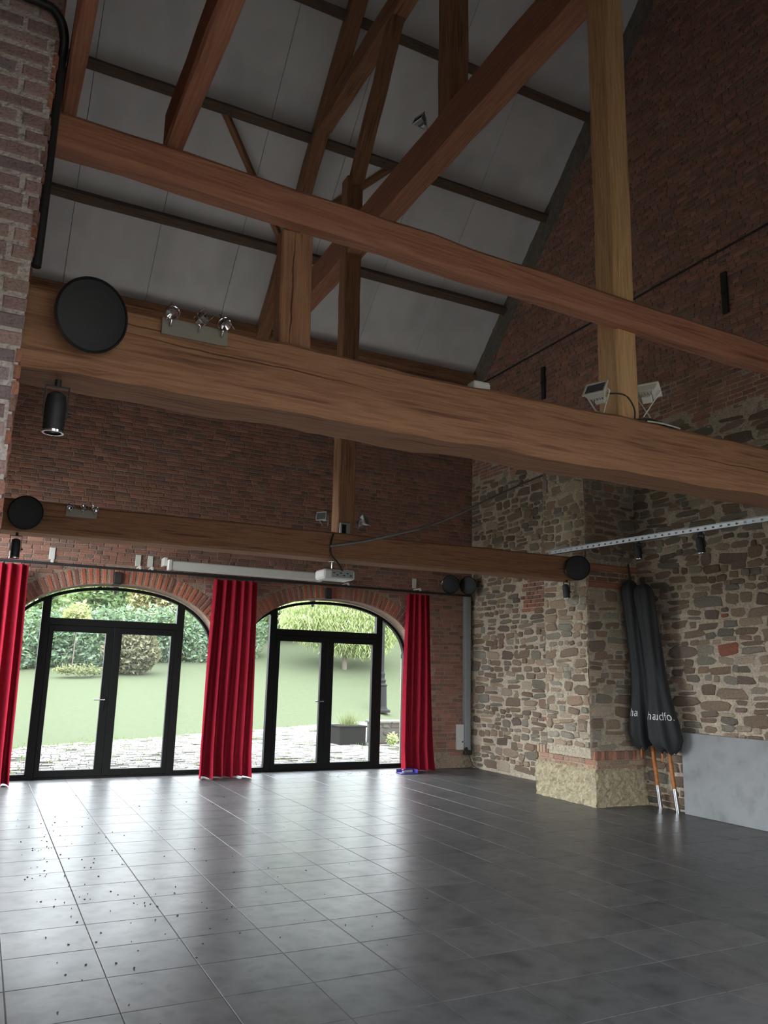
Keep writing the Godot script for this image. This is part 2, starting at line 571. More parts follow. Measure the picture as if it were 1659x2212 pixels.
# ---------------------------------------------------------------- scene
func _ready() -> void:
	cam = Camera3D.new()
	cam.name = "camera"
	cam.position = Vector3(0, 1.498, 0)
	cam.rotation_degrees = Vector3(11.609, -26.403, 1.428)
	cam.fov = 66.02
	cam.near = 0.05
	cam.far = 400.0
	add_child(cam)
	var we := WorldEnvironment.new()
	we.name = "world_environment"
	var env := Environment.new()
	env.background_mode = Environment.BG_SKY
	var sky := Sky.new()
	var sm := ProceduralSkyMaterial.new()
	sm.sky_top_color = Color(0.93, 0.97, 1.0)
	sm.sky_horizon_color = Color(0.98, 0.99, 1.0)
	sm.ground_bottom_color = Color(0.35, 0.36, 0.33)
	sm.ground_horizon_color = Color(0.45, 0.46, 0.42)
	sm.sky_energy_multiplier = 1.0
	sky.sky_material = sm
	env.sky = sky
	env.tonemap_mode = Environment.TONE_MAPPER_LINEAR
	env.tonemap_exposure = 16.5
	env.sdfgi_enabled = true
	env.ssao_enabled = true
	env.ssil_enabled = true
	we.environment = env
	add_child(we)
	rng.seed = 12345
	warp.seed = 5; warp.frequency = 0.03; warp.fractal_octaves = 2
	fine.seed = 9; fine.frequency = 0.12; fine.fractal_octaves = 3
	make_materials()
	build_floor()
	build_end_wall()
	build_right_wall()
	build_other_walls()
	build_ceiling()
	build_windows()
	build_garden()
	build_timbers()
	build_curtains()
	build_fittings()
	build_right_side()

func build_floor() -> void:
	var floor_ := Node3D.new()
	floor_.name = "floor"
	add_child(floor_)
	tag(floor_, "dark grey square ceramic tile floor with thin pale grout", "floor", "", "structure")
	var g := MB.new()
	g.box(Vector3(LX - 0.4, -0.15, EZO), Vector3(WX + 0.4, -0.0035, BZ + 0.5))
	add("grout_bed", g, M.grout, floor_)
	var px := 0.4590; var pz := 0.4500
	var variants := []
	for k in 8:
		var mb := MB.new()
		var t := 0.108 + 0.006 * (k % 4) - 0.008 * float(k == 6) + 0.004 * float(k == 7)
		mb.col = Color(t * 1.0, t * 0.99, t * (0.985 + 0.006 * (k % 3)))
		var hx := px * 0.5 - 0.0024; var hz := pz * 0.5 - 0.0024; var ch := 0.0022
		var y := 0.0; var y1 := -0.0018; var y2 := -0.008
		var A := [Vector3(-hx + ch, y, -hz + ch), Vector3(-hx + ch, y, hz - ch), Vector3(hx - ch, y, hz - ch), Vector3(hx - ch, y, -hz + ch)]
		var B := [Vector3(-hx, y1, -hz), Vector3(-hx, y1, hz), Vector3(hx, y1, hz), Vector3(hx, y1, -hz)]
		mb.quad(A[0], A[1], A[2], A[3])
		for i in 4:
			var j := (i + 1) % 4
			mb.quad(B[i], B[j], A[j], A[i])
			mb.quad(B[i] + Vector3(0, y2 - y1, 0), B[j] + Vector3(0, y2 - y1, 0), B[j], B[i])
		variants.append(mb)
	var meshes := []
	for mb in variants: meshes.append(mb.mesh())
	var spots := []
	for i in range(-2, 16):
		for j in range(-10, 18):
			var p := Vector3(0.268 + px * (i + 0.5), 0, -3.957 - pz * (j + 0.5))
			if p.x < LX - 0.1 or p.x > WX + 0.1 or p.z < -11.95 or p.z > BZ + 0.1: continue
			spots.append([p, (p - cam.position).length() if in_view(p) else 100.0 + p.length()])
	spots.sort_custom(func(a, b): return a[1] < b[1])
	var rest := MB.new()
	for i in spots.size():
		var k := rng.randi() % 8
		if i < 300 and spots[i][1] < 100.0:
			addm("floor_tile", meshes[k], M.tile, floor_).position = spots[i][0]
		else:
			var src: MB = variants[k]
			for q in src.v: rest.v.append(q + spots[i][0])
			rest.n.append_array(src.n); rest.c.append_array(src.c)
	tag(add("tiling", rest, M.tile, floor_), "", "", "", "stuff")

const ARCHES := [1.66, 4.965]

func open_top(x: float) -> float:   # top of the door opening above x, 0 where there is wall
	for cx in ARCHES:
		if absf(x - cx) < 1.445: return arch_y(x - cx, 1.447, 1.76, 0.895)
	return 0.0

func build_end_wall() -> void:
	var w := Node3D.new()
	w.name = "wall_end"
	add_child(w)
	tag(w, "tall red brick wall with two arched garden doorways", "wall", "", "structure")
	var mb := MB.new()
	mb.col = Color(0.36, 0.27, 0.205)
	var xs := [LX - 0.4]
	for cx in ARCHES:
		for i in 33:
			xs.append(cx - 1.445 * cos(PI * i / 32.0))
	xs.append(WX + 0.4)
	var top := EAVE + 0.1
	for i in xs.size() - 1:
		var x0: float = xs[i]; var x1: float = xs[i + 1]
		var y0 := open_top(x0 + 0.0005) if open_top((x0 + x1) * 0.5) > 0 else 0.0
		var y1 := open_top(x1 - 0.0005) if open_top((x0 + x1) * 0.5) > 0 else 0.0
		mb.quad(Vector3(x0, y0, EZ), Vector3(x1, y1, EZ), Vector3(x1, top, EZ), Vector3(x0, top, EZ))
		mb.quad(Vector3(x1, y1, EZO), Vector3(x0, y0, EZO), Vector3(x0, top, EZO), Vector3(x1, top, EZO))
		if y0 > 0: mb.quad(Vector3(x0, y0, EZO), Vector3(x1, y1, EZO), Vector3(x1, y1, EZ), Vector3(x0, y0, EZ))
	for cx in ARCHES:
		for s in [-1.0, 1.0]:
			var x: float = cx + s * 1.445
			var ys := 1.76
			var q := [Vector3(x, 0, EZ), Vector3(x, 0, EZO), Vector3(x, ys, EZO), Vector3(x, ys, EZ)]
			if s < 0: mb.quad(q[0], q[1], q[2], q[3])
			else: mb.quad(q[1], q[0], q[3], q[2])
	mb.quad(Vector3(xs[0], top, EZ), Vector3(xs[-1], top, EZ), Vector3(xs[-1], top, EZO), Vector3(xs[0], top, EZO))
	add("mortar_bed", mb, M.mortar, w)
	# brick rings round the two openings
	for cx in ARCHES:
		var pts := []
		for i in 201:
			var x := -1.447 * cos(PI * i / 200.0)
			pts.append(Vector2(x, arch_y(x, 1.447, 1.76, 0.895)))
		var acc := 0.0
		for i in 200:
			var d: Vector2 = pts[i + 1] - pts[i]
			acc += d.length()
			if acc < 0.068: continue
			acc = 0.0
			var tn := d.normalized()
			var nr := Vector2(-tn.y, tn.x)
			var p: Vector2 = pts[i] + nr * 0.115
			var b := MB.new()
			var cc: Color = BRICKS[rng.randi() % BRICKS.size()]
			var t := rng.randf_range(0.9, 1.15)
			b.col = Color(cc.r * t * 1.3, cc.g * t, cc.b * t * 0.9)
			put_brick(b, Vector3.ZERO, Vector3(nr.x, nr.y, 0), Vector3(-tn.x, -tn.y, 0), Vector3.BACK, 0.215, 0.055, rng.randf_range(0.004, 0.012))
			add("arch_brick", b, M.brick, w).position = Vector3(cx + p.x, p.y, EZ)
	var ok := func(u, v):
		if v < 0.22 + 0.06 * warp.get_noise_1d(u * 90): return false
		for cx in ARCHES:
			var dx := absf(u - cx)
			if dx < 1.69 and v < arch_y(dx, 1.69, 1.70, 1.20): return false
			if dx < 1.46 and v < 1.8: return false
		return true
	var list := brick_list(LX, WX, 0.0, EAVE - 0.05, 0.0622, ok)
	for b in list:
		var cc: Color = BRICKS[b.k]
		b.color = Color(cc.r * 1.12, cc.g * 1.05, cc.b * 1.02).lerp(Color(0.25, 0.20, 0.18), 0.3)
	lay_bricks(list, Vector3(0, 0, EZ), Vector3.RIGHT, Vector3.UP, Vector3.BACK, w, 300, "brick", "brickwork")
	# rough plastered foot of the wall beside the last curtain
	var r := MB.new()
	rough_face(r, Vector3(6.45, 0, EZ + 0.004), Vector3.RIGHT, Vector3.UP, Vector3.BACK, WX - 6.45, 0.24, 24, 6, 0.02, func(_u, _v): return Color(0.30, 0.26, 0.19) * rng.randf_range(0.8, 1.1))
	add("plaster_foot", r, M.plaster, w)

func build_right_wall() -> void:
	var w := Node3D.new()
	w.name = "wall_right"
	add_child(w)
	tag(w, "gable wall of rubble stone below and red brick above", "wall", "", "structure")
	var mb := MB.new()
	mb.col = MORTAR
	# thick core
	var poly := PackedVector2Array([Vector2(EZO, -0.1), Vector2(BZ + 0.5, -0.1), Vector2(BZ + 0.5, roof_y(BZ)), Vector2(RIDGE_Z, roof_y(RIDGE_Z) + 0.2), Vector2(EZO, roof_y(EZ))])
	var tr := Transform3D(Basis(Vector3.FORWARD * -1, Vector3.UP, Vector3.RIGHT * -1), Vector3(WX + 0.02, 0, 0))
	var core := MB.new()
	core.col = Color(0.30, 0.25, 0.19)
	core.prism(tr, poly, 0.45)
	add("wall_core", core, M.mortar, w)
	var eu := Vector3.BACK; var ev := Vector3.UP; var en := Vector3.LEFT
	# uneven bed of pale mortar for the stones
	var bed := MB.new()
	rough_face(bed, Vector3(WX, 0, EZ), eu, ev, en, 12.1, 5.3, 240, 110, 0.012, func(_u, _v): return MORTAR * rng.randf_range(0.88, 1.08))
	add("mortar_bed", bed, M.mortar, w)
	var edge := func(u): return 4.92 - 0.045 * (u - EZ) + 0.22 * warp.get_noise_1d(u * 60 + 40) + 0.10 * warp.get_noise_1d(u * 200)
	var patch := Rect2(-10.28, 2.50, 0.78, 0.48)
	var ok := func(u, v, ww, hh):
		if v + hh * 0.4 > edge.call(u) or v < 0.03: return false
		if patch.grow(-0.02).has_point(Vector2(u, v)): return false
		return u + ww * 0.5 < 0.3 and u - ww * 0.5 > EZ - 0.02
	var list := rubble_list(EZ, -0.5, 0.02, 5.5, ok)
	for s in list:   # single red stones that stand out in the wall
		for q in [Vector2(-6.30, 2.27), Vector2(-6.33, 1.80), Vector2(-9.6, 0.95)]:
			if Vector2(s.u, s.v).distance_to(q) < 0.075:
				s.color = Color(0.30, 0.115, 0.075)
	lay_stones(list, Vector3(WX, 0, 0), eu, ev, en, w, 300)
	# brick gable above, with a strip of bare render under the roof slope
	var okb := func(u, v):
		if v < edge.call(u) + 0.01: return false
		if absf(v - 6.69) < 0.028: return false
		var lim: float = roof_y(u) - 0.50 - 0.18 * warp.get_noise_1d(u * 80)
		return v < lim
	var bl := brick_list(EZ, -2.0, 4.2, 12.0, 0.0622, okb)
	var pl := brick_list(patch.position.x, patch.end.x, patch.position.y, patch.end.y, 0.0640, func(u, v): return absf(u - patch.get_center().x) < 0.36 + 0.05 * warp.get_noise_1d(v * 300))
	for b in pl:
		b.d += 0.012
	for b in bl:
		b.t *= 1.3
		b.color = BRICKS[b.k].lerp(Color(0.27, 0.175, 0.14), 0.4)
	bl.append_array(pl)
	var bed2 := MB.new()
	bed2.col = Color(0.38, 0.32, 0.26)
	bed2.quad(Vector3(WX + 0.004, 4.3, BZ), Vector3(WX + 0.004, 4.3, EZ), Vector3(WX + 0.004, roof_y(EZ), EZ), Vector3(WX + 0.004, roof_y(EZ), BZ))
	bed2.quad(Vector3(WX + 0.004, EAVE, BZ), Vector3(WX + 0.004, EAVE, EZ), Vector3(WX + 0.004, roof_y(RIDGE_Z), RIDGE_Z), Vector3(WX + 0.004, roof_y(RIDGE_Z), RIDGE_Z + 0.02))
	add("brick_mortar_bed", bed2, M.mortar, w)
	lay_bricks(bl, Vector3(WX, 0, 0), eu, ev, en, w, 300, "brick", "brickwork")
	var pr := MB.new()
	rough_face(pr, Vector3(WX - 0.012, roof_y(EZ) - 0.60, EZ), Vector3(0, PITCH, 1).normalized(), Vector3.UP, en, (RIDGE_Z - EZ) * sqrt(1 + PITCH * PITCH), 0.62, 90, 8, 0.012, func(_u, _v): return Color(0.215, 0.20, 0.17) * rng.randf_range(0.8, 1.1))
	add("verge_render", pr, M.plaster, w)
	build_pillar()

func build_pillar() -> void:
	var p := Node3D.new()
	p.name = "pillar"
	add_child(p)
	tag(p, "rubble stone wall pillar with a brick-capped plinth carrying the far beam", "pillar", "", "structure")
	var x0 := 6.70; var z0 := -8.56; var z1 := -7.72; var yt := 4.55
	var c1 := func(_u, _v): return Color(0.49, 0.425, 0.325) * rng.randf_range(0.85, 1.1)
	var b := MB.new()
	rough_face(b, Vector3(x0, 0.6, z0), Vector3.BACK, Vector3.UP, Vector3.LEFT, z1 - z0, yt - 0.6, 24, 100, 0.016, c1)
	rough_face(b, Vector3(x0, 0.6, z1), Vector3.RIGHT, Vector3.UP, Vector3.BACK, WX - x0, yt - 0.6, 24, 100, 0.014, c1)
	rough_face(b, Vector3(WX, 0.6, z0), Vector3.LEFT, Vector3.UP, Vector3.FORWARD, WX - x0, yt - 0.6, 10, 30, 0.012, c1)
	b.col = Color(0.49, 0.425, 0.325)
	b.box(Vector3(x0 + 0.02, 0.55, z0 + 0.02), Vector3(WX + 0.05, yt - 0.02, z1 - 0.02))
	add("core", b, M.mortar, p)
	var okl := func(u, v, _ww, hh):
		return v + hh * 0.5 < yt and not (u < -7.86 and u > -8.3 and v > 2.66 and v < 3.08)
	var l1 := rubble_list(z0, z1, 0.66, yt, okl)
	for s in l1: s.t *= 1.25
	lay_stones(l1, Vector3(x0, 0, 0), Vector3.BACK, Vector3.UP, Vector3.LEFT, p, 120)
	var okr := func(_u, v, _ww, hh):
		return v + hh * 0.5 < yt and not (v > 2.60 and v < 2.98)
	var l2 := rubble_list(x0, WX, 0.66, yt, okr)
	for s in l2: s.t *= 1.25
	lay_stones(l2, Vector3(0, 0, z1), Vector3.RIGHT, Vector3.UP, Vector3.BACK, p, 120)
	# two ledger timbers with brick between them on the face towards the room
	for y in [2.895, 2.675]:
		var t := hewn(WX - x0 - 0.02, 0.075, 0.06, int(y * 100), 0.004, 0.008)
		add("ledger_timber", t, M.oak_red, p).position = Vector3(x0 + 0.01, y, z1 + 0.005)
	var inf := brick_list(x0 + 0.02, WX - 0.05, 2.72, 2.85, 0.0622, func(_u, _v): return true)
	for ib in inf: ib.color = BRICKS[ib.k].lerp(Color(0.22, 0.16, 0.12), 0.6)
	lay_bricks(inf, Vector3(0, 0, z1), Vector3.RIGHT, Vector3.UP, Vector3.BACK, p, 40, "brick", "brickwork")
	# plinth: cream rendered base, two courses of brick, soldier course on top
	var X0 := 6.73; var Z0 := -8.84; var Z1 := -7.67
	var cream := func(u, v): return Color(0.46, 0.40, 0.26).lerp(Color(0.36, 0.315, 0.21), clampf(0.5 + 1.1 * fine.get_noise_2d(u * 90, v * 90), 0, 1))
	var q := MB.new()
	rough_face(q, Vector3(X0, 0, Z0), Vector3.BACK, Vector3.UP, Vector3.LEFT, Z1 - Z0, 0.44, 80, 32, 0.045, cream)
	rough_face(q, Vector3(X0, 0, Z1), Vector3.RIGHT, Vector3.UP, Vector3.BACK, WX - X0, 0.44, 60, 32, 0.040, cream)
	rough_face(q, Vector3(WX, 0, Z0), Vector3.LEFT, Vector3.UP, Vector3.FORWARD, WX - X0, 0.62, 12, 12, 0.02, cream)
	q.col = Color(0.36, 0.31, 0.22)
	q.box(Vector3(X0 + 0.028, 0, Z0 + 0.028), Vector3(WX + 0.05, 0.625, Z1 - 0.028))
	add("plinth_render", q, M.plaster, p)
	var okp := func(_u, _v): return true
	var f1 := brick_list(Z0 + 0.02, Z1, 0.415, 0.53, 0.0610, okp)
	var f2 := brick_list(X0 + 0.03, WX - 0.02, 0.415, 0.53, 0.0610, okp)
	for ib in f1 + f2: ib.color = BRICKS[ib.k].lerp(Color(0.42, 0.32, 0.22), rng.randf_range(0.25, 0.75))
	lay_bricks(f1, Vector3(X0 + 0.028, 0, 0), Vector3.BACK, Vector3.UP, Vector3.LEFT, p, 60, "brick", "brickwork")
	lay_bricks(f2, Vector3(0, 0, Z1 - 0.028), Vector3.RIGHT, Vector3.UP, Vector3.BACK, p, 60, "brick", "brickwork")
	var along := [[Vector3(X0 + 0.028, 0.590, Z0), Vector3.BACK, Vector3.LEFT, Z1 - Z0], [Vector3(X0 + 0.03, 0.590, Z1 - 0.028), Vector3.RIGHT, Vector3.BACK, WX - X0 - 0.03]]
	for a in along:
		var u := 0.035
		while u < a[3] - 0.02:
			var sb := MB.new()
			var cc: Color = BRICKS[rng.randi() % BRICKS.size()]
			if rng.randf() < 0.25: cc = Color(0.38, 0.27, 0.19)
			var t := rng.randf_range(0.95, 1.3)
			sb.col = Color(cc.r * t, cc.g * t, cc.b * t)
			put_brick(sb, Vector3.ZERO, Vector3.UP, -a[1], a[2], 0.105, 0.050, rng.randf_range(0.010, 0.022))
			add("cap_brick", sb, M.brick, p).position = a[0] + a[1] * u
			u += 0.064

func build_other_walls() -> void:
	var w := Node3D.new()
	w.name = "wall_left"
	add_child(w)
	tag(w, "brick gable wall at the photographer's side of the hall", "wall", "", "structure")
	var core := MB.new()
	core.col = Color(0.26, 0.15, 0.11)
	var top := 3.7
	var doors := [[-11.5, -8.5, 3.7], [-6.2, -4.9, 2.2]]      # unseen doorways, added and sized to light the hall
	var poly := PackedVector2Array([Vector2(EZO, top), Vector2(BZ + 0.5, top), Vector2(BZ + 0.5, roof_y(BZ)), Vector2(RIDGE_Z, roof_y(RIDGE_Z) + 0.2), Vector2(EZO, roof_y(EZ))])
	core.prism(Transform3D(Basis(Vector3.FORWARD, Vector3.UP, Vector3.RIGHT), Vector3(LX, 0, 0)) * Transform3D(Basis().scaled(Vector3(-1, 1, 1)), Vector3.ZERO), poly, 0.42)
	var zc := EZO
	for d in doors:
		core.box(Vector3(LX - 0.42, -0.1, zc), Vector3(LX, top, d[0]))
		if d[2] < top: core.box(Vector3(LX - 0.42, d[2], d[0]), Vector3(LX, top, d[1]))
		zc = d[1]
	core.box(Vector3(LX - 0.42, -0.1, zc), Vector3(LX, top, BZ + 0.5))
	add("wall_core", core, M.mortar, w)
	var okl := func(u, v):
		for d in doors:
			if u > d[0] - 0.01 and u < d[1] + 0.01 and v < d[2] + 0.03: return false
		return v < roof_y(u) - 0.3 and v > 0.05
	lay_bricks(brick_list(EZ, -4.0, 0.0, 7.2, 0.0622, okl), Vector3(LX, 0, 0), Vector3.BACK, Vector3.UP, Vector3.RIGHT, w, 0, "brick", "brickwork")
	# near brick pier that carries the beam
	var p := Node3D.new()
	p.name = "pillar_near"
	add_child(p)
	p.name = numbered("brick_pier")
	tag(p, "near brick pier at the edge of the picture carrying the large beam", "pillar", "", "structure")
	var mb := MB.new()
	mb.col = Color(0.56, 0.51, 0.48)
	mb.box(Vector3(LX - 0.1, -0.05, -3.92), Vector3(0.0, 4.75, -3.214))
	add("mortar_bed", mb, M.mortar, p)
	var pinks := [Color(0.37, 0.26, 0.24), Color(0.33, 0.225, 0.215), Color(0.41, 0.30, 0.27), Color(0.29, 0.235, 0.235), Color(0.35, 0.245, 0.225), Color(0.47, 0.42, 0.38)]
	var list := brick_list(LX, 0.004, 0.0, 4.75, 0.073, func(_u, _v): return true, 0.02, 0.215)
	for b in list:
		b.color = pinks[b.k % 5 if warp.get_noise_2d(b.u * 60, b.v * 60) < 0.33 else 5]
		b.d *= 0.8
	lay_bricks(list, Vector3(0, 0, -3.214), Vector3.RIGHT, Vector3.UP, Vector3.BACK, p, 300, "brick", "brickwork")
	var side := brick_list(-3.92, -3.205, 0.0, 4.75, 0.066, func(_u, v): return v < 2.68 or v > 3.10)
	lay_bricks(side, Vector3(0.0, 0, 0), Vector3.FORWARD * -1.0, Vector3.UP, Vector3.RIGHT, p, 0, "brick", "side_brickwork")
	# back wall behind the photographer, with unseen open holes added to let in light
	var bw := Node3D.new()
	bw.name = "wall_back"
	add_child(bw)
	tag(bw, "brick eaves wall behind the photographer with openings added to let in light", "wall", "", "structure")
	var k := MB.new()
	k.col = Color(0.30, 0.19, 0.14)
	var holes := [[-0.35, 1.4], [3.0, 4.8]]
	var x := LX - 0.42
	for h in holes:
		k.box(Vector3(x, -0.1, BZ), Vector3(h[0], EAVE, BZ + 0.4))
		k.box(Vector3(h[0], 2.9, BZ), Vector3(h[1], EAVE, BZ + 0.4))
		x = h[1]
	k.box(Vector3(x, -0.1, BZ), Vector3(WX + 0.45, EAVE, BZ + 0.4))
	add("wall_core", k, M.mortar, bw)

func build_ceiling() -> void:
	var c := Node3D.new()
	c.name = "ceiling"
	add_child(c)
	tag(c, "sloping ceiling of pale grey boards under the roof", "ceiling", "", "structure")
	var slope := sqrt(1 + PITCH * PITCH)
	var cuts := [0.0, 0.975, 2.155, 3.285, RIDGE_Z - EZ]      # runs between the purlins, measured along z
	var seams := [-0.70, 0.45, 1.625, 2.79, 3.98, 5.165, 6.26, WX + 0.05]
	for side in 2:
		for r in 4:
			for s in 7:
				var z0: float = cuts[r]; var z1: float = cuts[r + 1]
				var x0: float = seams[s] + 0.003; var x1: float = seams[s + 1] - 0.003
				var w := x1 - x0; var l := (z1 - z0) * slope - 0.006
				var mb := MB.new()
				mb.cbox(Transform3D(), Vector3(w, 0.018, l), 0.003)
				var o := add("ceiling_panel", mb, M.panel, c)
				var zm := EZ + (z0 + z1) * 0.5
				if side == 0:
					o.transform = Transform3D(Basis(Vector3.RIGHT, -atan(PITCH)), Vector3((x0 + x1) * 0.5, roof_y(zm) + 0.004 * rng.randf(), zm))
				else:
					zm = 2 * RIDGE_Z - zm
					o.transform = Transform3D(Basis(Vector3.RIGHT, atan(PITCH)), Vector3((x0 + x1) * 0.5, roof_y(zm), zm))
	var rf := MB.new()
	for side in 2:
		var za := EZO - 0.4; var zb := RIDGE_Z
		var l := (zb - za) * slope
		var zm := (za + zb) * 0.5
		var t := Transform3D(Basis(Vector3.RIGHT, -atan(PITCH)), Vector3((LX + WX) * 0.5, EAVE + PITCH * (zm - EZ) + 0.16, zm))
		if side == 1: t = Transform3D(Basis(Vector3.RIGHT, atan(PITCH)), Vector3((LX + WX) * 0.5, EAVE + PITCH * (zm - EZ) + 0.16, 2 * RIDGE_Z - zm))
		rf.cbox(t, Vector3(WX - LX + 1.2, 0.16, l + 0.1), 0.0)
	add("roof_slab", rf, M.roofing, c)

# ---------------------------------------------------------------- doors
func sweep_arch(mb: MB, cx: float, a: float, ys: float, b: float, wid: float, z0: float, z1: float, foot: float) -> void:
	var o := [Vector2(-a, foot)]; var i_ := [Vector2(-a + wid, foot)]
	for k in 49:
		var x := -a * cos(PI * k / 48.0)
		o.append(Vector2(x, arch_y(x, a, ys, b)))
		var xi := -(a - wid) * cos(PI * k / 48.0)
		i_.append(Vector2(xi, arch_y(xi, a - wid, ys, b - wid)))
	o.append(Vector2(a, foot)); i_.append(Vector2(a - wid, foot))
	for k in o.size() - 1:
		var p := [o[k], o[k + 1], i_[k + 1], i_[k]]
		var f := []; var g := []
		for q in p:
			f.append(Vector3(cx + q.x, q.y, z1)); g.append(Vector3(cx + q.x, q.y, z0))
		mb.quad(f[3], f[2], f[1], f[0])
		mb.quad(g[0], g[1], g[2], g[3])
		mb.quad(g[3], g[2], f[2], f[3])

func build_windows() -> void:
	for n in 2:
		var cx: float = ARCHES[n]
		var w := Node3D.new()
		w.name = "window_%d" % (n + 1)
		add_child(w)
		tag(w, ["arched black glazed double door between the first two curtains", "arched black glazed double door between the last two curtains"][n], "door", "arched garden doors", "structure")
		var A := 1.44; var YS := 1.75; var B := 0.875
		var f := MB.new()
		sweep_arch(f, cx, A, YS, B, 0.042, GZ - 0.05, GZ + 0.03, 0.0)
		add("outer_frame", f, M.frame, w)
		for s in [-1.0, 1.0]:
			var p := MB.new()
			p.cbox(Transform3D(Basis(), Vector3(cx + s * 0.925, 1.215, GZ)), Vector3(0.11, 2.43, 0.09), 0.004)
			add("mullion", p, M.frame, w)
			var sill := MB.new()
			sill.cbox(Transform3D(Basis(), Vector3(cx + s * 1.205, 0.035, GZ)), Vector3(0.45, 0.07, 0.085), 0.004)
			add("bottom_rail", sill, M.frame, w)
			var pane := MB.new()
			var poly := PackedVector2Array([Vector2(0.98, 0.07), Vector2(1.41, 0.07)])
			for k in 13:
				var x := lerpf(1.41, 0.98, k / 12.0)
				poly.append(Vector2(x, arch_y(x, A - 0.02, YS, B - 0.02)))
			if s < 0:
				var rev := PackedVector2Array()
				for k in poly.size(): rev.append(Vector2(-poly[poly.size() - 1 - k].x, poly[poly.size() - 1 - k].y))
				poly = rev
			pane.prism(Transform3D(Basis(), Vector3(cx, 0, GZ - 0.01)), poly, 0.0)
			add("side_pane", pane, M.glass, w)
		var tr := MB.new()
		tr.cbox(Transform3D(Basis(), Vector3(cx, 2.105, GZ)), Vector3(1.75, 0.098, 0.09), 0.004)
		add("transom", tr, M.frame, w)
		var th := MB.new()
		th.cbox(Transform3D(Basis(), Vector3(cx, 0.012, GZ)), Vector3(1.76, 0.024, 0.1), 0.003)
		add("threshold", th, M.frame, w)
		var tp := MB.new()
		var tpoly := PackedVector2Array([Vector2(-0.87, 2.15), Vector2(0.87, 2.15)])
		for k in 25:
			var x := lerpf(0.87, -0.87, k / 24.0)
			tpoly.append(Vector2(x, arch_y(x, A - 0.02, YS, B - 0.02)))
		tp.prism(Transform3D(Basis(), Vector3(cx, 0, GZ - 0.01)), tpoly, 0.0)
		add("transom_pane", tp, M.glass, w)
		for s in [-1.0, 1.0]:
			var lf := MB.new()
			var z := GZ + 0.012
			lf.cbox(Transform3D(Basis(), Vector3(cx + s * 0.8375, 1.0395, z)), Vector3(0.065, 2.03, 0.07), 0.004)
			lf.cbox(Transform3D(Basis(), Vector3(cx + s * 0.0565, 1.0395, z)), Vector3(0.108, 2.03, 0.07), 0.004)
			lf.cbox(Transform3D(Basis(), Vector3(cx + s * 0.458, 0.070, z)), Vector3(0.70, 0.091, 0.068), 0.004)
			lf.cbox(Transform3D(Basis(), Vector3(cx + s * 0.458, 2.011, z)), Vector3(0.70, 0.088, 0.068), 0.004)
			var leaf := add("door_leaf", lf, M.frame, w)
			var pn := MB.new()
			var x0: float = minf(s * 0.11, s * 0.806); var x1: float = maxf(s * 0.11, s * 0.806)
			pn.prism(Transform3D(Basis(), Vector3(cx, 0, GZ)), PackedVector2Array([Vector2(x0, 0.114), Vector2(x1, 0.114), Vector2(x1, 1.968), Vector2(x0, 1.968)]), 0.0)
			add("pane", pn, M.glass, leaf)
			if s < 0:
				var h := MB.new()
				var hx := cx - 0.062
				var hp := MB.new()
				hp.cbox(Transform3D(Basis(), Vector3(hx, 1.0, z + 0.038)), Vector3(0.03, 0.20, 0.008), 0.003)
				add("handle_plate", hp, M.frame, leaf)
				h.cyl(Vector3(hx, 1.05, z + 0.03), Vector3(hx, 1.05, z + 0.085), 0.010, 10)
				h.tube([Vector3(hx + 0.008, 1.05, z + 0.08), Vector3(hx - 0.06, 1.05, z + 0.084), Vector3(hx - 0.135, 1.048, z + 0.08)], 0.010, 8)
				add("lever_handle", h, M.chrome, leaf)

# ---------------------------------------------------------------- outside
func ground_y(x: float, z: float) -> float:
	var zb := -16.4 - 0.69 * clampf(x, -12.0, 14.0)
	var t := clampf((zb - z) / (zb + 33.0), 0.0, 2.4)
	return -0.06 + (1.55 + 0.075 * clampf(x - 3.0, -8.0, 20.0)) * pow(t, 0.95) if t > 0 else -0.06

func leaf_cloud(mb: MB, r: RandomNumberGenerator, c: Vector3, rad: Vector3, count: int, size: float, cols: Array, droop := 0.0) -> void:
	for i in count:
		var d := Vector3(r.randfn(), r.randfn(), r.randfn()).normalized()
		var q := pow(r.randf(), 0.42)
		var p := c + d * rad * q
		var a := Vector3(r.randfn(), r.randfn() * 0.7, r.randfn()).normalized()
		if droop > 0: a = (a + Vector3.DOWN * droop * 2.0).normalized()
		var b := a.cross(Vector3(r.randfn(), r.randfn(), r.randfn())).normalized()
		var s := size * r.randf_range(0.6, 1.3)
		var cc: Color = cols[r.randi() % cols.size()]
		var t := r.randf_range(0.75, 1.2)
		mb.col = Color(cc.r * t, cc.g * t, cc.b * t)
		var l := a * s; var w := b * s * (0.16 if droop > 0 else 0.42)
		mb.quad(p - l, p + w, p + l, p - w)

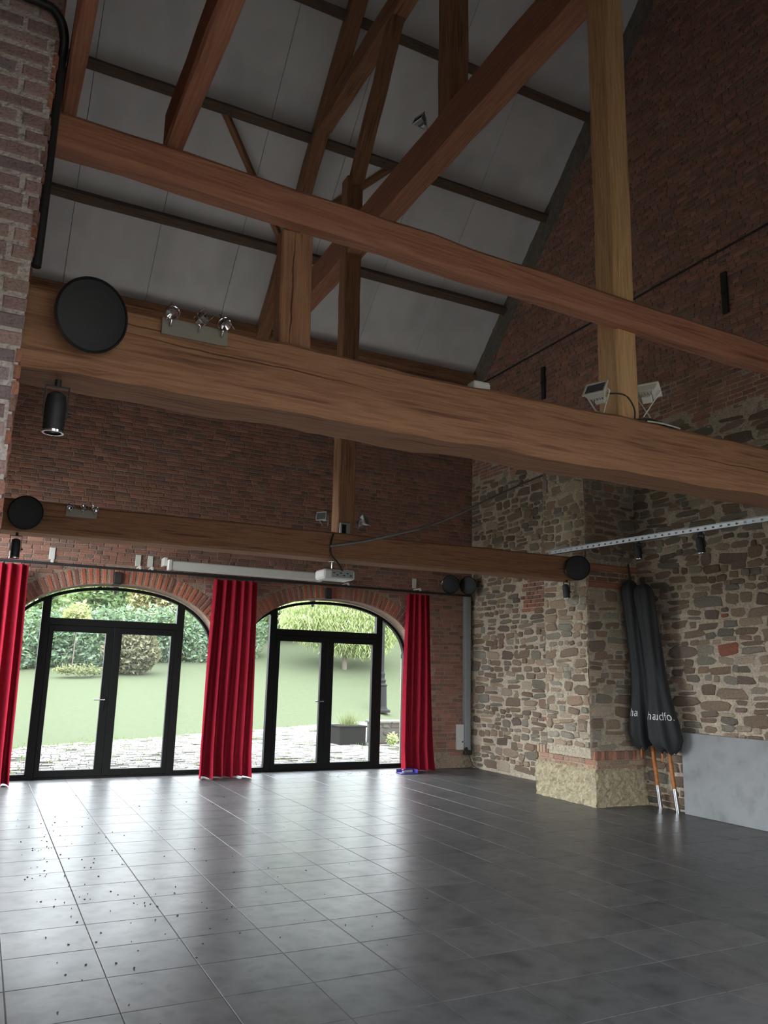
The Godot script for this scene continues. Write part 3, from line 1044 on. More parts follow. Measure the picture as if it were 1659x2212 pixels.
func tree(called: String, label: String, category: String, base: Vector3, height: float, rad: Vector3, count: int, size: float, cols: Array, seed_: int, group := "", droop := 0.0, trunk := true) -> void:
	var r := RandomNumberGenerator.new()
	r.seed = seed_
	var t := thing(called, label, category, base, group)
	var mb := MB.new()
	var lobes := 6
	var cen := Vector3(0, height - rad.y, 0)
	leaf_cloud(mb, r, cen, rad * 0.92, int(count * 0.45), size, cols, droop)
	for k in lobes:
		var d := Vector3(r.randfn(), r.randfn() * 0.7, r.randfn()).normalized() * rad * 0.62
		leaf_cloud(mb, r, cen + d, rad * r.randf_range(0.35, 0.5), int(count * 0.55 / lobes), size, cols, droop)
	add("crown", mb, M.leaf, t)
	if trunk:
		var k := MB.new()
		k.cyl(Vector3(0, -0.3, 0), Vector3(0.05, height - rad.y * 0.9, 0.02), 0.006 + rad.x * 0.035, 8, 0.004 + rad.x * 0.02)
		for i in 4:
			var a := TAU * i / 4 + r.randf()
			k.cyl(Vector3(0.03, maxf(height - rad.y * 1.7, 0.2), 0), Vector3(cos(a) * rad.x * 0.5, height - rad.y * 0.8, sin(a) * rad.z * 0.5), 0.004 + rad.x * 0.014, 6, 0.004)
		add("trunk", k, M.bark, t)

func build_garden() -> void:
	var g := MB.new()
	var x := -40.0
	while x < 60.0:
		var z := -70.0
		while z < -13.0:
			var dx := 2.0; var dz := 1.0
			g.quad(Vector3(x, ground_y(x, z + dz), z + dz), Vector3(x + dx, ground_y(x + dx, z + dz), z + dz), Vector3(x + dx, ground_y(x + dx, z), z), Vector3(x, ground_y(x, z), z))
			z += dz
		x += 2.0
	tag(add("lawn", g, M.grass), "pale green lawn rising towards the hedge", "lawn", "", "structure")
	var y := MB.new()
	y.quad(Vector3(-60, -0.09, 60), Vector3(80, -0.09, 60), Vector3(80, -0.09, -13.0), Vector3(-60, -0.09, -13.0))
	tag(add("ground", y, M.earth), "bare yard ground round the barn", "ground", "", "structure")
	# paved strip in front of the doors
	var pv := thing("cobbled_path", "pale cobbled strip between doors and lawn", "paving")
	tag(pv, "", "", "", "structure")
	var bed := MB.new()
	bed.col = Color(0.05, 0.05, 0.04)
	var edge := func(px): return -16.4 - 0.69 * px
	for i in 40:
		var a := -8.0 + i * 0.6; var b := a + 0.6
		bed.quad(Vector3(a, -0.045, EZO), Vector3(b, -0.045, EZO), Vector3(b, -0.045, minf(edge.call(b), -12.6)), Vector3(a, -0.045, minf(edge.call(a), -12.6)))
	add("path_bed", bed, M.cobble, pv)
	var r := RandomNumberGenerator.new()
	r.seed = 77
	var cb := MB.new()
	var zz := EZO - 0.12
	while zz > -24.0:
		var xx := -0.6 + r.randf() * 0.1
		while xx < 11.5:
			var l := r.randf_range(0.11, 0.19)
			if zz > edge.call(xx) + 0.1 * warp.get_noise_1d(xx * 200) and warp.get_noise_2d(xx * 40, zz * 40) < 0.42:
				var t := r.randf_range(0.7, 1.15)
				cb.col = Color(0.155 * t, 0.148 * t, 0.139 * t)
				var pp := Vector3(xx + l * 0.5, -0.045, zz)
				put_brick(cb, pp, Vector3.RIGHT, Vector3.FORWARD, Vector3.UP, l - 0.014, 0.105, r.randf_range(0.010, 0.024))
			xx += l
		zz -= 0.12
	tag(add("cobbles", cb, M.cobble, pv), "", "", "", "stuff")
	var tf := MB.new()
	for i in 5000:
		var px := r.randf_range(-0.5, 10.0); var pz := r.randf_range(-23.5, -12.6)
		var nearedge := absf(pz - edge.call(px)) < 0.5
		if pz < edge.call(px) - 0.5: continue
		if not nearedge and warp.get_noise_2d(px * 40, pz * 40) < 0.25: continue
		var t := r.randf_range(0.7, 1.2)
		tf.col = Color(0.12 * t, 0.16 * t, 0.06 * t)
		var h := r.randf_range(0.03, 0.08); var a := r.randf() * TAU
		var s := Vector3(cos(a), 0, sin(a)) * 0.012
		var p0 := Vector3(px, -0.04, pz)
		tf.tri(p0 - s, p0 + s, p0 + Vector3(r.randfn() * 0.02, h, r.randfn() * 0.02))
	tag(add("grass_tufts", tf, M.leaf), "short grass tufts growing between the cobbles outside", "grass", "", "stuff")
	var dark := [Color(0.109, 0.169, 0.102), Color(0.139, 0.206, 0.127), Color(0.163, 0.223, 0.139), Color(0.133, 0.169, 0.133)]
	var green := [Color(0.162, 0.238, 0.108), Color(0.194, 0.270, 0.126), Color(0.134, 0.205, 0.104), Color(0.227, 0.288, 0.140)]
	var yellow := [Color(0.247, 0.247, 0.112), Color(0.282, 0.259, 0.135), Color(0.203, 0.225, 0.102), Color(0.304, 0.259, 0.147)]
	var lime := [Color(0.236, 0.285, 0.128), Color(0.276, 0.324, 0.152), Color(0.208, 0.256, 0.112), Color(0.315, 0.350, 0.188)]
	# clipped dark hedge across the far side
	var hd := thing("hedge", "long dark green hedge at the far end of the lawn", "hedge", Vector3(0, 0, 0))
	var hm := MB.new()
	for i in 15:
		var hx := -4.0 + i * 1.0
		var hz := -33.0 + 0.2 * sin(i * 1.7)
		leaf_cloud(hm, r, Vector3(hx, ground_y(hx, hz) + 1.0, hz), Vector3(0.95, 1.35, 0.8), 1500, 0.11, dark)
	add("foliage", hm, M.leaf, hd)
	var T := func(px, pz): return Vector3(px, ground_y(px, pz), pz)
	tree("broadleaf_tree", "dark green tree behind the hedge seen at the first door's edge", "tree", T.call(1.0, -36.5), 4.7, Vector3(2.6, 2.3, 1.9), 11000, 0.14, green, 1, "trees beyond the lawn")
	tree("broadleaf_tree", "full green tree above the hedge behind the first door", "tree", T.call(4.9, -41.5), 5.2, Vector3(2.9, 2.5, 2.2), 11000, 0.14, green, 2, "trees beyond the lawn")
	tree("autumn_tree", "yellow autumn tree above the hedge behind the first door", "tree", T.call(7.4, -36.8), 5.2, Vector3(2.0, 2.3, 1.8), 10000, 0.13, yellow, 3, "trees beyond the lawn")
	tree("broadleaf_tree", "green tree behind the hedge near the middle curtain", "tree", T.call(11.6, -41.5), 5.3, Vector3(3.0, 2.6, 2.2), 11000, 0.14, green, 4, "trees beyond the lawn")
	tree("laurel_bush", "dark glossy bush behind the second door's left pane", "bush", T.call(13.0, -36.0), 3.2, Vector3(2.1, 1.7, 1.6), 8000, 0.14, dark + green, 5, "trees beyond the lawn")
	tree("broadleaf_tree", "tall grey-green tree behind the second door", "tree", T.call(17.0, -43.0), 6.8, Vector3(3.4, 3.4, 3.0), 9000, 0.16, dark, 6, "trees beyond the lawn")
	tree("laurel_bush", "low dark bush under the willow behind the second door", "bush", T.call(17.8, -36.5), 2.2, Vector3(2.6, 1.3, 1.5), 8000, 0.13, dark, 7, "trees beyond the lawn")
	tree("willow_tree", "lime green weeping willow on the lawn behind the second door", "tree", T.call(13.7, -31.0), 4.5, Vector3(3.3, 2.1, 2.0), 32000, 0.12, lime, 8, "", 0.7)
	tree("willow_tree", "lime willow at the far edge beside the last curtain", "tree", T.call(19.9, -32.0), 4.6, Vector3(2.0, 2.0, 1.8), 7000, 0.15, lime, 18, "", 0.7)
	tree("round_shrub", "brownish round shrub on the lawn behind the first door", "shrub", T.call(4.85, -30.0), 1.85, Vector3(1.05, 0.98, 0.9), 11000, 0.10, [Color(0.130, 0.126, 0.080), Color(0.155, 0.147, 0.095), Color(0.110, 0.114, 0.072)], 9)
	tree("low_shrub", "low straggly plants on the lawn behind the left door leaf", "shrub", T.call(3.1, -29.3), 0.5, Vector3(1.0, 0.24, 0.4), 900, 0.06, [Color(0.13, 0.15, 0.07), Color(0.16, 0.16, 0.09)], 10, "", 0.0, false)
	tree("young_tree", "thin young tree with yellow leaves by the hedge", "tree", T.call(2.9, -30.5), 2.6, Vector3(0.55, 0.55, 0.5), 900, 0.08, yellow + lime, 11)
	# roof of a house beyond the trees
	var rf := MB.new()
	rf.prism(Transform3D(Basis(), Vector3(6.5, 0, -60)), PackedVector2Array([Vector2(-3.5, 5.2), Vector2(3.0, 5.2), Vector2(2.2, 8.4), Vector2(-2.7, 8.4)]), 0.4)
	var hs := thing("house", "pale red roof of a house above the yellow tree", "house")
	add("roof", rf, M.pinkroof, hs)
	var hw := MB.new()
	hw.col = Color(0.5, 0.45, 0.4)
	hw.box(Vector3(3.4, 1.0, -64), Vector3(9.2, 5.3, -60.5))
	add("house_wall", hw, M.plaster, hs)
	# planter with grass, low stone wall, lamp post
	var pl := thing("planter", "dark square planter outside the second door", "planter", Vector3(7.42, -0.05, -16.5))
	var pm := MB.new()
	pm.cbox(Transform3D(Basis(), Vector3(0, 0.20, 0)), Vector3(0.62, 0.40, 0.62), 0.01)
	pm.cbox(Transform3D(Basis(), Vector3(0, 0.405, 0)), Vector3(0.66, 0.03, 0.66), 0.006)
	add("box", pm, M.wicker, pl)
	var gp := thing("ornamental_grass", "tuft of tall thin grass growing in the dark planter", "plant", Vector3(7.45, 0.36, -16.5))
	var gm := MB.new()
	for i in 260:
		var a := r.randf() * TAU
		var b0 := Vector3(cos(a), 0, sin(a)) * r.randf() * 0.24
		var tip := b0 * 1.8 + Vector3(r.randfn() * 0.05, r.randf_range(0.12, 0.36), r.randfn() * 0.05)
		var s := Vector3(-sin(a), 0, cos(a)) * 0.006
		var t := r.randf_range(0.7, 1.2)
		gm.col = Color(0.13 * t, 0.15 * t, 0.08 * t)
		gm.tri(b0 - s, b0 + s, tip)
	add("blades", gm, M.leaf, gp)
	var lw := thing("garden_wall", "low dry stone wall outside beside the planter", "garden wall", Vector3(0, 0, 0))
	var wm := MB.new()
	wm.col = Color(0.05, 0.048, 0.038)
	wm.box(Vector3(8.0, -0.08, -16.7), Vector3(10.5, 0.42, -16.25))
	add("core", wm, M.mortar, lw)
	var wl := rubble_list(8.02, 10.5, -0.06, 0.42, func(_u, v, _w, h): return v + h * 0.5 < 0.44)
	var ws := MB.new()
	for s in wl:
		s.t *= 0.24
		s.h *= 0.7
		put_stone(ws, Vector3(s.u, s.v, -16.25), Vector3.RIGHT, Vector3.UP, Vector3.BACK, s)
	tag(add("rubble_stonework", ws, M.stone, lw), "", "", "", "stuff")
	var cp := MB.new()
	cp.col = Color(0.075, 0.072, 0.062)
	for i in 6:
		cp.cbox(Transform3D(Basis(), Vector3(8.17 + i * 0.43, 0.44, -16.48)), Vector3(0.42, 0.05, 0.52), 0.008)
	add("coping", cp, M.stone, lw)
	tree("yellow_plant", "small yellow-green plant at the foot of the last curtain outside", "plant", Vector3(8.15, -0.05, -15.7), 0.34, Vector3(0.16, 0.16, 0.14), 160, 0.04, lime, 14, "", 0.0, false)
	var lp := thing("lamp_post", "ornate grey garden lamp post beside the last curtain", "lamp post", Vector3(13.02, ground_y(13.02, -26.0), -26.0))
	var bs := MB.new()
	bs.lathe(Transform3D(), [Vector2(0.30, 0), Vector2(0.30, 0.08), Vector2(0.2, 0.12), Vector2(0.17, 0.2), Vector2(0.15, 0.9), Vector2(0.18, 0.95), Vector2(0.10, 1.02), Vector2(0.13, 1.12), Vector2(0.07, 1.2), Vector2(0.09, 1.35), Vector2(0.055, 1.42)], 16)
	add("base", bs, M.outdoor_iron, lp)
	var ps := MB.new()
	ps.lathe(Transform3D(), [Vector2(0.05, 1.4), Vector2(0.045, 3.25), Vector2(0.09, 3.3), Vector2(0.03, 3.36)], 12)
	add("pole", ps, M.outdoor_iron, lp)
	var ln := MB.new()
	ln.lathe(Transform3D(), [Vector2(0.10, 3.36), Vector2(0.2, 3.72), Vector2(0.24, 3.74), Vector2(0.08, 3.92), Vector2(0.0, 4.0)], 6)
	add("lantern", ln, M.outdoor_iron, lp)
	# small hanging lanterns outside at the crown of each doorway
	for i in 2:
		var c: float = [1.70, 4.90][i]
		var hl := thing("porch_lantern", ["small wire lantern hanging outside at the first arch crown", "small wire lantern hanging outside at the second arch crown"][i], "lantern", Vector3(c, 2.72, -12.5), "porch lanterns")
		var hm2 := MB.new()
		hm2.lathe(Transform3D(), [Vector2(0.02, -0.14), Vector2(0.06, -0.02), Vector2(0.075, -0.015), Vector2(0.02, 0.05), Vector2(0.008, 0.055), Vector2(0.008, 0.3)], 6)
		add("shade", hm2, M.iron, hl)
		var arm := MB.new()
		arm.tube([Vector3(0, 0.28, 0), Vector3(0, 0.3, 0.1), Vector3(0, 0.3, 0.37)], 0.008, 6)
		add("bracket", arm, M.iron, hl)

# ---------------------------------------------------------------- timbers
func build_timbers() -> void:
	# two great tie beams across the hall
	var tops := [[0.0, 0.012], [0.12, 0.006], [0.22, 0.0], [0.30, -0.012], [0.38, 0.004], [0.5, 0.0], [0.62, -0.006], [1.0, 0.0]]
	timber("tie_beam", "massive warm brown hewn beam crossing the hall nearest the camera", "beam", Vector3(-0.2, 2.884, -3.573), Vector3(WX + 0.1, 2.884, -3.573), 0.340, 0.305, M.oak, 1, 0.014, 0.022, tops, "tie beams", Vector3.UP, [Vector4(3.9, 6.6, 0.0, -0.03), Vector4(0.45, 1.9, 0.055, 0.02), Vector4(0.25, 1.15, 0.10, 0.09)])
	timber("tie_beam", "far shaded hewn beam above the arched doors with projector below it", "beam", Vector3(-0.5, 2.848, -8.05), Vector3(6.85, 2.885, -8.05), 0.295, 0.31, M.oak, 2, 0.012, 0.02, [], "tie beams")
	timber("rail_beam", "slender reddish beam above the massive near beam sloping down rightwards", "beam", Vector3(-0.2, 3.848, -3.485), Vector3(5.2, 3.715, -3.485), 0.185, 0.135, M.oak_red, 3, 0.008, 0.03)
	timber("joist", "brown joist overhead resting on the slender reddish beam", "joist", Vector3(0.555, 4.05, -3.52), Vector3(0.60, 4.07, 0.5), 0.20, 0.095, M.oak_red, 4, 0.006, 0.012, [], "overhead joists")
	timber("joist", "pinkish joist overhead beside the brick pier", "joist", Vector3(0.080, 4.07, -3.52), Vector3(0.10, 4.10, 0.5), 0.20, 0.07, M.oak_red, 5, 0.006, 0.012, [], "overhead joists")
	timber("post", "tall yellowish brown square post standing on the massive near beam", "post", Vector3(3.43, 3.045, -3.60), Vector3(3.43, 9.3, -3.60), 0.19, 0.165, M.oak_yellow, 6, 0.006, 0.012, [], "", Vector3.BACK)
	timber("short_post", "short cracked post between the massive beam and the slender beam", "post", Vector3(1.235, 3.04, -3.58), Vector3(1.215, 3.72, -3.58), 0.17, 0.10, M.oak, 7, 0.006, 0.01, [], "", Vector3.LEFT, [Vector4(0.0, 0.67, 0.03, 0.02)])
	# cross truss in the plane of the two posts
	timber("truss_tie", "long brown truss beam running overhead from the tall post towards the doors", "beam", Vector3(3.50, 6.66, -3.35), Vector3(3.50, 6.66, -9.9), 0.40, 0.22, M.oak_red, 8, 0.01, 0.015)
	timber("far_post", "tall brown post standing on the far beam above the projector", "post", Vector3(3.505, 2.99, -8.10), Vector3(3.47, 7.5, -8.10), 0.19, 0.21, M.oak, 9, 0.008, 0.012, [], "", Vector3.BACK)
	timber("king_post", "upright king post standing on the truss beam", "post", Vector3(3.56, 6.84, -5.86), Vector3(3.56, 12.0, -5.86), 0.24, 0.22, M.oak, 10, 0.008, 0.012, [], "", Vector3.BACK)
	timber("rafter", "long principal rafter lying under the sloping ceiling", "rafter", Vector3(3.47, roof_y(-11.6) - 0.24, -11.6), Vector3(3.47, roof_y(-6.0) - 0.24, -6.0), 0.22, 0.20, M.oak, 11, 0.008, 0.012)
	timber("collar_beam", "upper brown collar beam high in the truss", "beam", Vector3(3.50, 9.13, -9.22), Vector3(3.50, 9.13, -2.6), 0.30, 0.20, M.oak, 12, 0.01, 0.012)
	timber("truss_strut", "slanting strut rising from the far post into the roof", "strut", Vector3(3.50, 7.22, -8.22), Vector3(3.50, 9.2, -6.92), 0.17, 0.16, M.oak, 13, 0.006, 0.01)
	timber("wind_brace", "thin roof brace on the gable wall side of the rafter", "brace", Vector3(4.72, 9.0, -9.50), Vector3(3.60, 8.15, -10.36), 0.09, 0.08, M.oak, 14, 0.004, 0.008, [], "wind braces")
	timber("wind_brace", "thin roof brace on the brick pier side of the rafter", "brace", Vector3(2.12, 9.0, -9.50), Vector3(3.36, 7.95, -10.55), 0.09, 0.08, M.oak, 15, 0.004, 0.008, [], "wind braces")
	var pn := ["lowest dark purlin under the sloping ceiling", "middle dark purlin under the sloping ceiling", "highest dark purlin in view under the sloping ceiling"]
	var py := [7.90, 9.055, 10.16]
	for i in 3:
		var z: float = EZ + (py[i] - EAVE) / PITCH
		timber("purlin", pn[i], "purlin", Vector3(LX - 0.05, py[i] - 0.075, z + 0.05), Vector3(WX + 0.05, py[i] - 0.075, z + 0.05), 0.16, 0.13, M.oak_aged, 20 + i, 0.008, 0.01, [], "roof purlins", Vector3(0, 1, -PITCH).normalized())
	timber("wall_plate", "timber plate along the top of the end wall", "beam", Vector3(LX, 6.85, EZ + 0.095), Vector3(WX, 6.85, EZ + 0.095), 0.14, 0.16, M.oak, 30, 0.006, 0.01)

# ---------------------------------------------------------------- curtains
func curtain(label: String, x0t: float, x1t: float, x0b: float, x1b: float, y0: float, y1: float, z: float, folds: int, seed_: int, sway := 0.0) -> void:
	var r := RandomNumberGenerator.new()
	r.seed = seed_
	var ph := []
	var amp := []
	for k in folds + 1:
		ph.append(r.randf_range(-1.1, 1.1)); amp.append(r.randf_range(0.35, 1.35))
	var nu := folds * 12; var nv := 48
	var grid := []
	for j in nv + 1:
		var t := float(j) / nv       # 0 at the bottom
		var row := []
		var a := lerpf(x0b, x0t, pow(t, 0.8)); var b := lerpf(x1b, x1t, pow(t, 0.8))
		var bul := sin(PI * clampf((1.0 - t) * 1.1, 0, 1))
		for i in nu + 1:
			var s := float(i) / nu
			var kf := s * folds
			var k0 := int(floor(kf)) % (folds + 1)
			var am: float = lerpf(amp[k0], amp[mini(k0 + 1, folds)], kf - floor(kf))
			var pp: float = lerpf(ph[k0], ph[mini(k0 + 1, folds)], kf - floor(kf))
			var wv := sin(TAU * kf + pp + 0.5 * sin(t * 3.0 + seed_)) * am
			var depth := lerpf(0.095, 0.045, pow(t, 0.7))
			var x := lerpf(a, b, s) + 0.012 * cos(TAU * kf + pp) * (1.0 - t)
			var zz := z + wv * depth + 0.02 * sin(s * 5.0 + seed_ + t * 2.0) + sway * (1.0 - t)
			if t < 0.12: zz += (0.12 - t) * 0.5 * maxf(wv, 0) * 0.9
			row.append(Vector3(x - 0.02 * bul * (1 if s < 0.5 else -1) * 0.4, lerpf(y0, y1, t) + 0.008 * sin(s * 17.0) * (1.0 - t), zz))
		grid.append(row)
	var ns := []
	for j in nv + 1:
		var row := []
		for i in nu + 1:
			var du: Vector3 = grid[j][mini(i + 1, nu)] - grid[j][maxi(i - 1, 0)]
			var dv: Vector3 = grid[mini(j + 1, nv)][i] - grid[maxi(j - 1, 0)][i]
			row.append(du.cross(dv).normalized())
		ns.append(row)
	var mb := MB.new()
	var th := 0.004
	for j in nv:
		for i in nu:
			var p := [grid[j][i], grid[j][i + 1], grid[j + 1][i + 1], grid[j + 1][i]]
			var q := [ns[j][i], ns[j][i + 1], ns[j + 1][i + 1], ns[j + 1][i]]
			mb.quadn(p[0], p[1], p[2], p[3], q[0], q[1], q[2], q[3])
			mb.quadn(p[3] - q[3] * th, p[2] - q[2] * th, p[1] - q[1] * th, p[0] - q[0] * th, -q[3], -q[2], -q[1], -q[0])
	for i in nu:
		mb.quad(grid[0][i] - ns[0][i] * th, grid[0][i + 1] - ns[0][i + 1] * th, grid[0][i + 1], grid[0][i])
	for j in nv:
		mb.quad(grid[j][0], grid[j + 1][0], grid[j + 1][0] - ns[j + 1][0] * th, grid[j][0] - ns[j][0] * th)
		mb.quad(grid[j][nu] - ns[j][nu] * th, grid[j + 1][nu] - ns[j + 1][nu] * th, grid[j + 1][nu], grid[j][nu])
	var t := thing("curtain", label, "curtain", Vector3.ZERO, "red velvet curtains")
	add("drape", mb, M.velvet, t)
	for k in folds:
		var hk := MB.new()
		var x := lerpf(x0t, x1t, (k + 0.5) / folds)
		hk.cyl(Vector3(x, y1 - 0.01, z), Vector3(x, 2.83, z), 0.005, 6)
		add("curtain_hook", hk, M.black, t)

func build_curtains() -> void:
	curtain("dark red velvet curtain at the edge of the first door", -0.42, 0.42, -0.38, 0.47, 0.02, 2.80, -11.43, 7, 1)
	curtain("red velvet curtain hanging between the two arched doors", 2.92, 3.57, 2.85, 3.60, 0.02, 2.80, -11.42, 5, 2)
	curtain("bright red velvet curtain beside the bare brick and grey duct", 6.14, 6.55, 6.06, 6.63, 0.02, 2.80, -11.42, 4, 3)
	var t := thing("curtain_rail", "long dark curtain rail above both arched doors", "curtain rail")
	var mb := MB.new()
	mb.cbox(Transform3D(Basis(), Vector3(3.45, 2.845, -11.45)), Vector3(7.9, 0.035, 0.035), 0.005)
	add("rail", mb, M.black, t)
	for x in [0.71, 1.86, 2.03, 5.085, 6.395]:
		var b := MB.new()
		b.cbox(Transform3D(Basis(), Vector3(x, 3.01, EZ + 0.018)), Vector3(0.075, 0.165, 0.012), 0.003)
		b.cbox(Transform3D(Basis(), Vector3(x, 2.90, EZ + 0.12)), Vector3(0.03, 0.02, 0.23), 0.003)
		b.cbox(Transform3D(Basis(), Vector3(x, 2.875, -11.45)), Vector3(0.03, 0.04, 0.03), 0.003)
		add("bracket", b, M.white_paint, t)
	for i in 2:
		var k := MB.new()
		var cx: float = [1.60, 4.83][i]
		k.cbox(Transform3D(Basis(), Vector3(cx, 2.735, EZ + 0.03)), Vector3(0.10, 0.17, 0.06), 0.006)
		k.cbox(Transform3D(Basis(), Vector3(cx, 2.655, EZ - 0.05)), Vector3(0.10, 0.02, 0.22), 0.004)
		tag(add("arch_clamp", k, M.iron), ["dark iron clamp over the crown of the first arch", "dark iron clamp over the crown of the second arch"][i], "bracket", "arch clamps")

# ---------------------------------------------------------------- fittings
func disc_speaker(label: String, at: Vector3, dir: Vector3, back: Vector3) -> void:
	var t := thing("loudspeaker", label, "loudspeaker", at, "round loudspeakers")
	var b := MB.frame(dir)
	var s := MB.new()
	s.lathe(Transform3D(b, Vector3.ZERO), [Vector2(0.0, -0.13), Vector2(0.06, -0.13), Vector2(0.115, -0.075), Vector2(0.145, -0.01), Vector2(0.155, 0.0)], 40)
	add("housing", s, M.black, t)
	var g := MB.new()
	g.lathe(Transform3D(b, Vector3.ZERO), [Vector2(0.155, 0.0), Vector2(0.157, 0.012), Vector2(0.148, 0.018), Vector2(0.145, 0.012)], 40)
	add("rim", g, M.black_gloss, t)
	var f := MB.new()
	f.lathe(Transform3D(b, Vector3.ZERO), [Vector2(0.146, 0.012), Vector2(0.11, 0.022), Vector2(0.06, 0.030), Vector2(0.0, 0.033)], 40)
	add("grille", f, M.grille, t)
	var k := MB.new()
	k.cyl(b * Vector3(0, -0.12, 0), back, 0.016, 10)
	add("bracket", k, M.black, t)

func spot_can(label: String, at: Vector3, tilt := 0.0, group := "hanging spotlights", s := 1.0) -> void:
	# at: point of fixing on the underside above the can
	var t := thing("spotlight", label, "spotlight", at, group)
	var b := Basis(Vector3.BACK, tilt) * Basis().scaled(Vector3.ONE * s)
	var body := MB.new()
	body.lathe(Transform3D(b, Vector3(0, -0.235 * s, 0)), [Vector2(0.030, 0.004), Vector2(0.041, 0.0), Vector2(0.043, 0.004), Vector2(0.043, 0.12), Vector2(0.038, 0.165), Vector2(0.020, 0.178), Vector2(0.0, 0.180)], 20)
	add("can", body, M.black, t)
	var ring := MB.new()
	ring.lathe(Transform3D(b, Vector3(0, -0.235 * s, 0)), [Vector2(0.036, -0.004), Vector2(0.045, -0.004), Vector2(0.046, 0.004), Vector2(0.040, 0.006)], 20)
	add("trim_ring", ring, M.chrome, t)
	var ln := MB.new()
	ln.lathe(Transform3D(b, Vector3(0, -0.233 * s, 0)), [Vector2(0.0, 0.0), Vector2(0.036, 0.002), Vector2(0.0, 0.003)], 16)
	add("lens", ln, M.lens, t)
	var y := MB.new()
	y.cbox(Transform3D(Basis(), Vector3(-0.048 * s, -0.10 * s, 0)), Vector3(0.005, 0.14 * s, 0.018), 0.001)
	y.cbox(Transform3D(Basis(), Vector3(0.048 * s, -0.10 * s, 0)), Vector3(0.005, 0.14 * s, 0.018), 0.001)
	y.cbox(Transform3D(Basis(), Vector3(0, -0.03 * s, 0)), Vector3(0.10 * s, 0.006, 0.018), 0.001)
	y.cyl(Vector3(0, -0.032 * s, 0), Vector3(0, 0, 0), 0.014, 10)
	y.cyl(Vector3(0.045 * s, -0.15 * s, 0), Vector3(0.065 * s, -0.15 * s, 0), 0.009, 8)
	add("yoke", y, M.black, t)

func plate_spots(label: String, x0: float, x1: float, y: float, z: float) -> void:
	var t := thing("spotlight_bar", label, "spotlight", Vector3((x0 + x1) * 0.5, y, z), "spotlight bars on the beams")
	var w := x1 - x0
	var p := MB.new()
	p.cbox(Transform3D(Basis(), Vector3(0, 0, 0.008)), Vector3(w, 0.078, 0.016), 0.002)
	add("plate", p, M.steel, t)
	var spots := [[-0.38, Vector3(-0.25, -0.75, 0.5)], [0.05, Vector3(0.5, 0.55, 0.6)], [0.40, Vector3(0.3, -0.7, 0.55)]]
	for s in spots:
		var o := Vector3(s[0] * w, 0.052, 0.055)
		var d: Vector3 = s[1].normalized()
		var b := MB.frame(d)
		var h := MB.new()
		h.lathe(Transform3D(b, o), [Vector2(0.0, -0.030), Vector2(0.012, -0.030), Vector2(0.015, -0.012), Vector2(0.024, 0.004), Vector2(0.027, 0.020), Vector2(0.024, 0.020), Vector2(0.010, 0.006), Vector2(0, 0.004)], 18)
		h.lathe(Transform3D(b, o), [Vector2(0.030, -0.008), Vector2(0.033, -0.006), Vector2(0.033, 0.0), Vector2(0.030, 0.002), Vector2(0.029, -0.004), Vector2(0.030, -0.008)], 18)
		for k in 3:
			var a := TAU * k / 3
			var q := b * Vector3(cos(a) * 0.031, 0, sin(a) * 0.031)
			h.cyl(o + q - d * 0.030, o + q + d * 0.045, 0.0022, 6)
		var hd := add("spot_head", h, M.chrome, t)
		var st := MB.new()
		st.tube([Vector3(s[0] * w, 0.0, 0.016), Vector3(s[0] * w, 0.02, 0.04), o - d * 0.028], 0.006, 8)
		add("stem", st, M.chrome, hd)

func flood(label: String, at: Vector3, dir: Vector3, m: Material, s: float, group: String, foot: Vector3) -> void:
	var t := thing("floodlight", label, "floodlight", at, group)
	var z := dir.normalized()
	var x := Vector3.UP.cross(z).normalized()
	var b := Basis(x, z.cross(x), z)
	var body := MB.new()
	# tapering housing: wide at the glass, narrow at the back
	var F := [Vector3(-0.075, -0.055, 0.02), Vector3(0.075, -0.055, 0.02), Vector3(0.075, 0.055, 0.02), Vector3(-0.075, 0.055, 0.02)]
	var K := [Vector3(-0.055, -0.038, -0.035), Vector3(0.055, -0.038, -0.035), Vector3(0.055, 0.038, -0.035), Vector3(-0.055, 0.038, -0.035)]
	for i in 4:
		var j := (i + 1) % 4
		body.quad(b * (K[i] * s), b * (K[j] * s), b * (F[j] * s), b * (F[i] * s))
	body.quad(b * (K[3] * s), b * (K[2] * s), b * (K[1] * s), b * (K[0] * s))
	for i in 5:
		body.cbox(Transform3D(b, b * (Vector3(-0.04 + 0.02 * i, 0, -0.045) * s)), Vector3(0.004, 0.07, 0.025) * s, 0.0)
	add("housing", body, m, t)
	var fr := MB.new()
	for e in [[Vector3(0, 0.055, 0.024), Vector3(0.165, 0.016, 0.014)], [Vector3(0, -0.055, 0.024), Vector3(0.165, 0.016, 0.014)], [Vector3(-0.076, 0, 0.024), Vector3(0.014, 0.11, 0.014)], [Vector3(0.076, 0, 0.024), Vector3(0.014, 0.11, 0.014)]]:
		fr.cbox(Transform3D(b, b * (e[0] * s)), e[1] * s, 0.002)
	add("front_frame", fr, m, t)
	var gl := MB.new()
	gl.cbox(Transform3D(b, b * (Vector3(0, 0, 0.022) * s)), Vector3(0.14, 0.098, 0.004) * s, 0.0)
	add("front_glass", gl, M.lens, t)
	var jb := MB.new()
	jb.cbox(Transform3D(b, b * (Vector3(0, -0.01, -0.075) * s)), Vector3(0.07, 0.055, 0.035) * s, 0.004)
	add("terminal_box", jb, m, t)
	var yk := MB.new()
	yk.tube([b * (Vector3(-0.085, 0, 0) * s), b * (Vector3(-0.088, 0, -0.02) * s) , foot + Vector3(-0.03, 0, 0), foot + Vector3(0.03, 0, 0), b * (Vector3(0.088, 0, -0.02) * s), b * (Vector3(0.085, 0, 0) * s)], 0.005 * s, 6)
	add("bracket", yk, m, t)

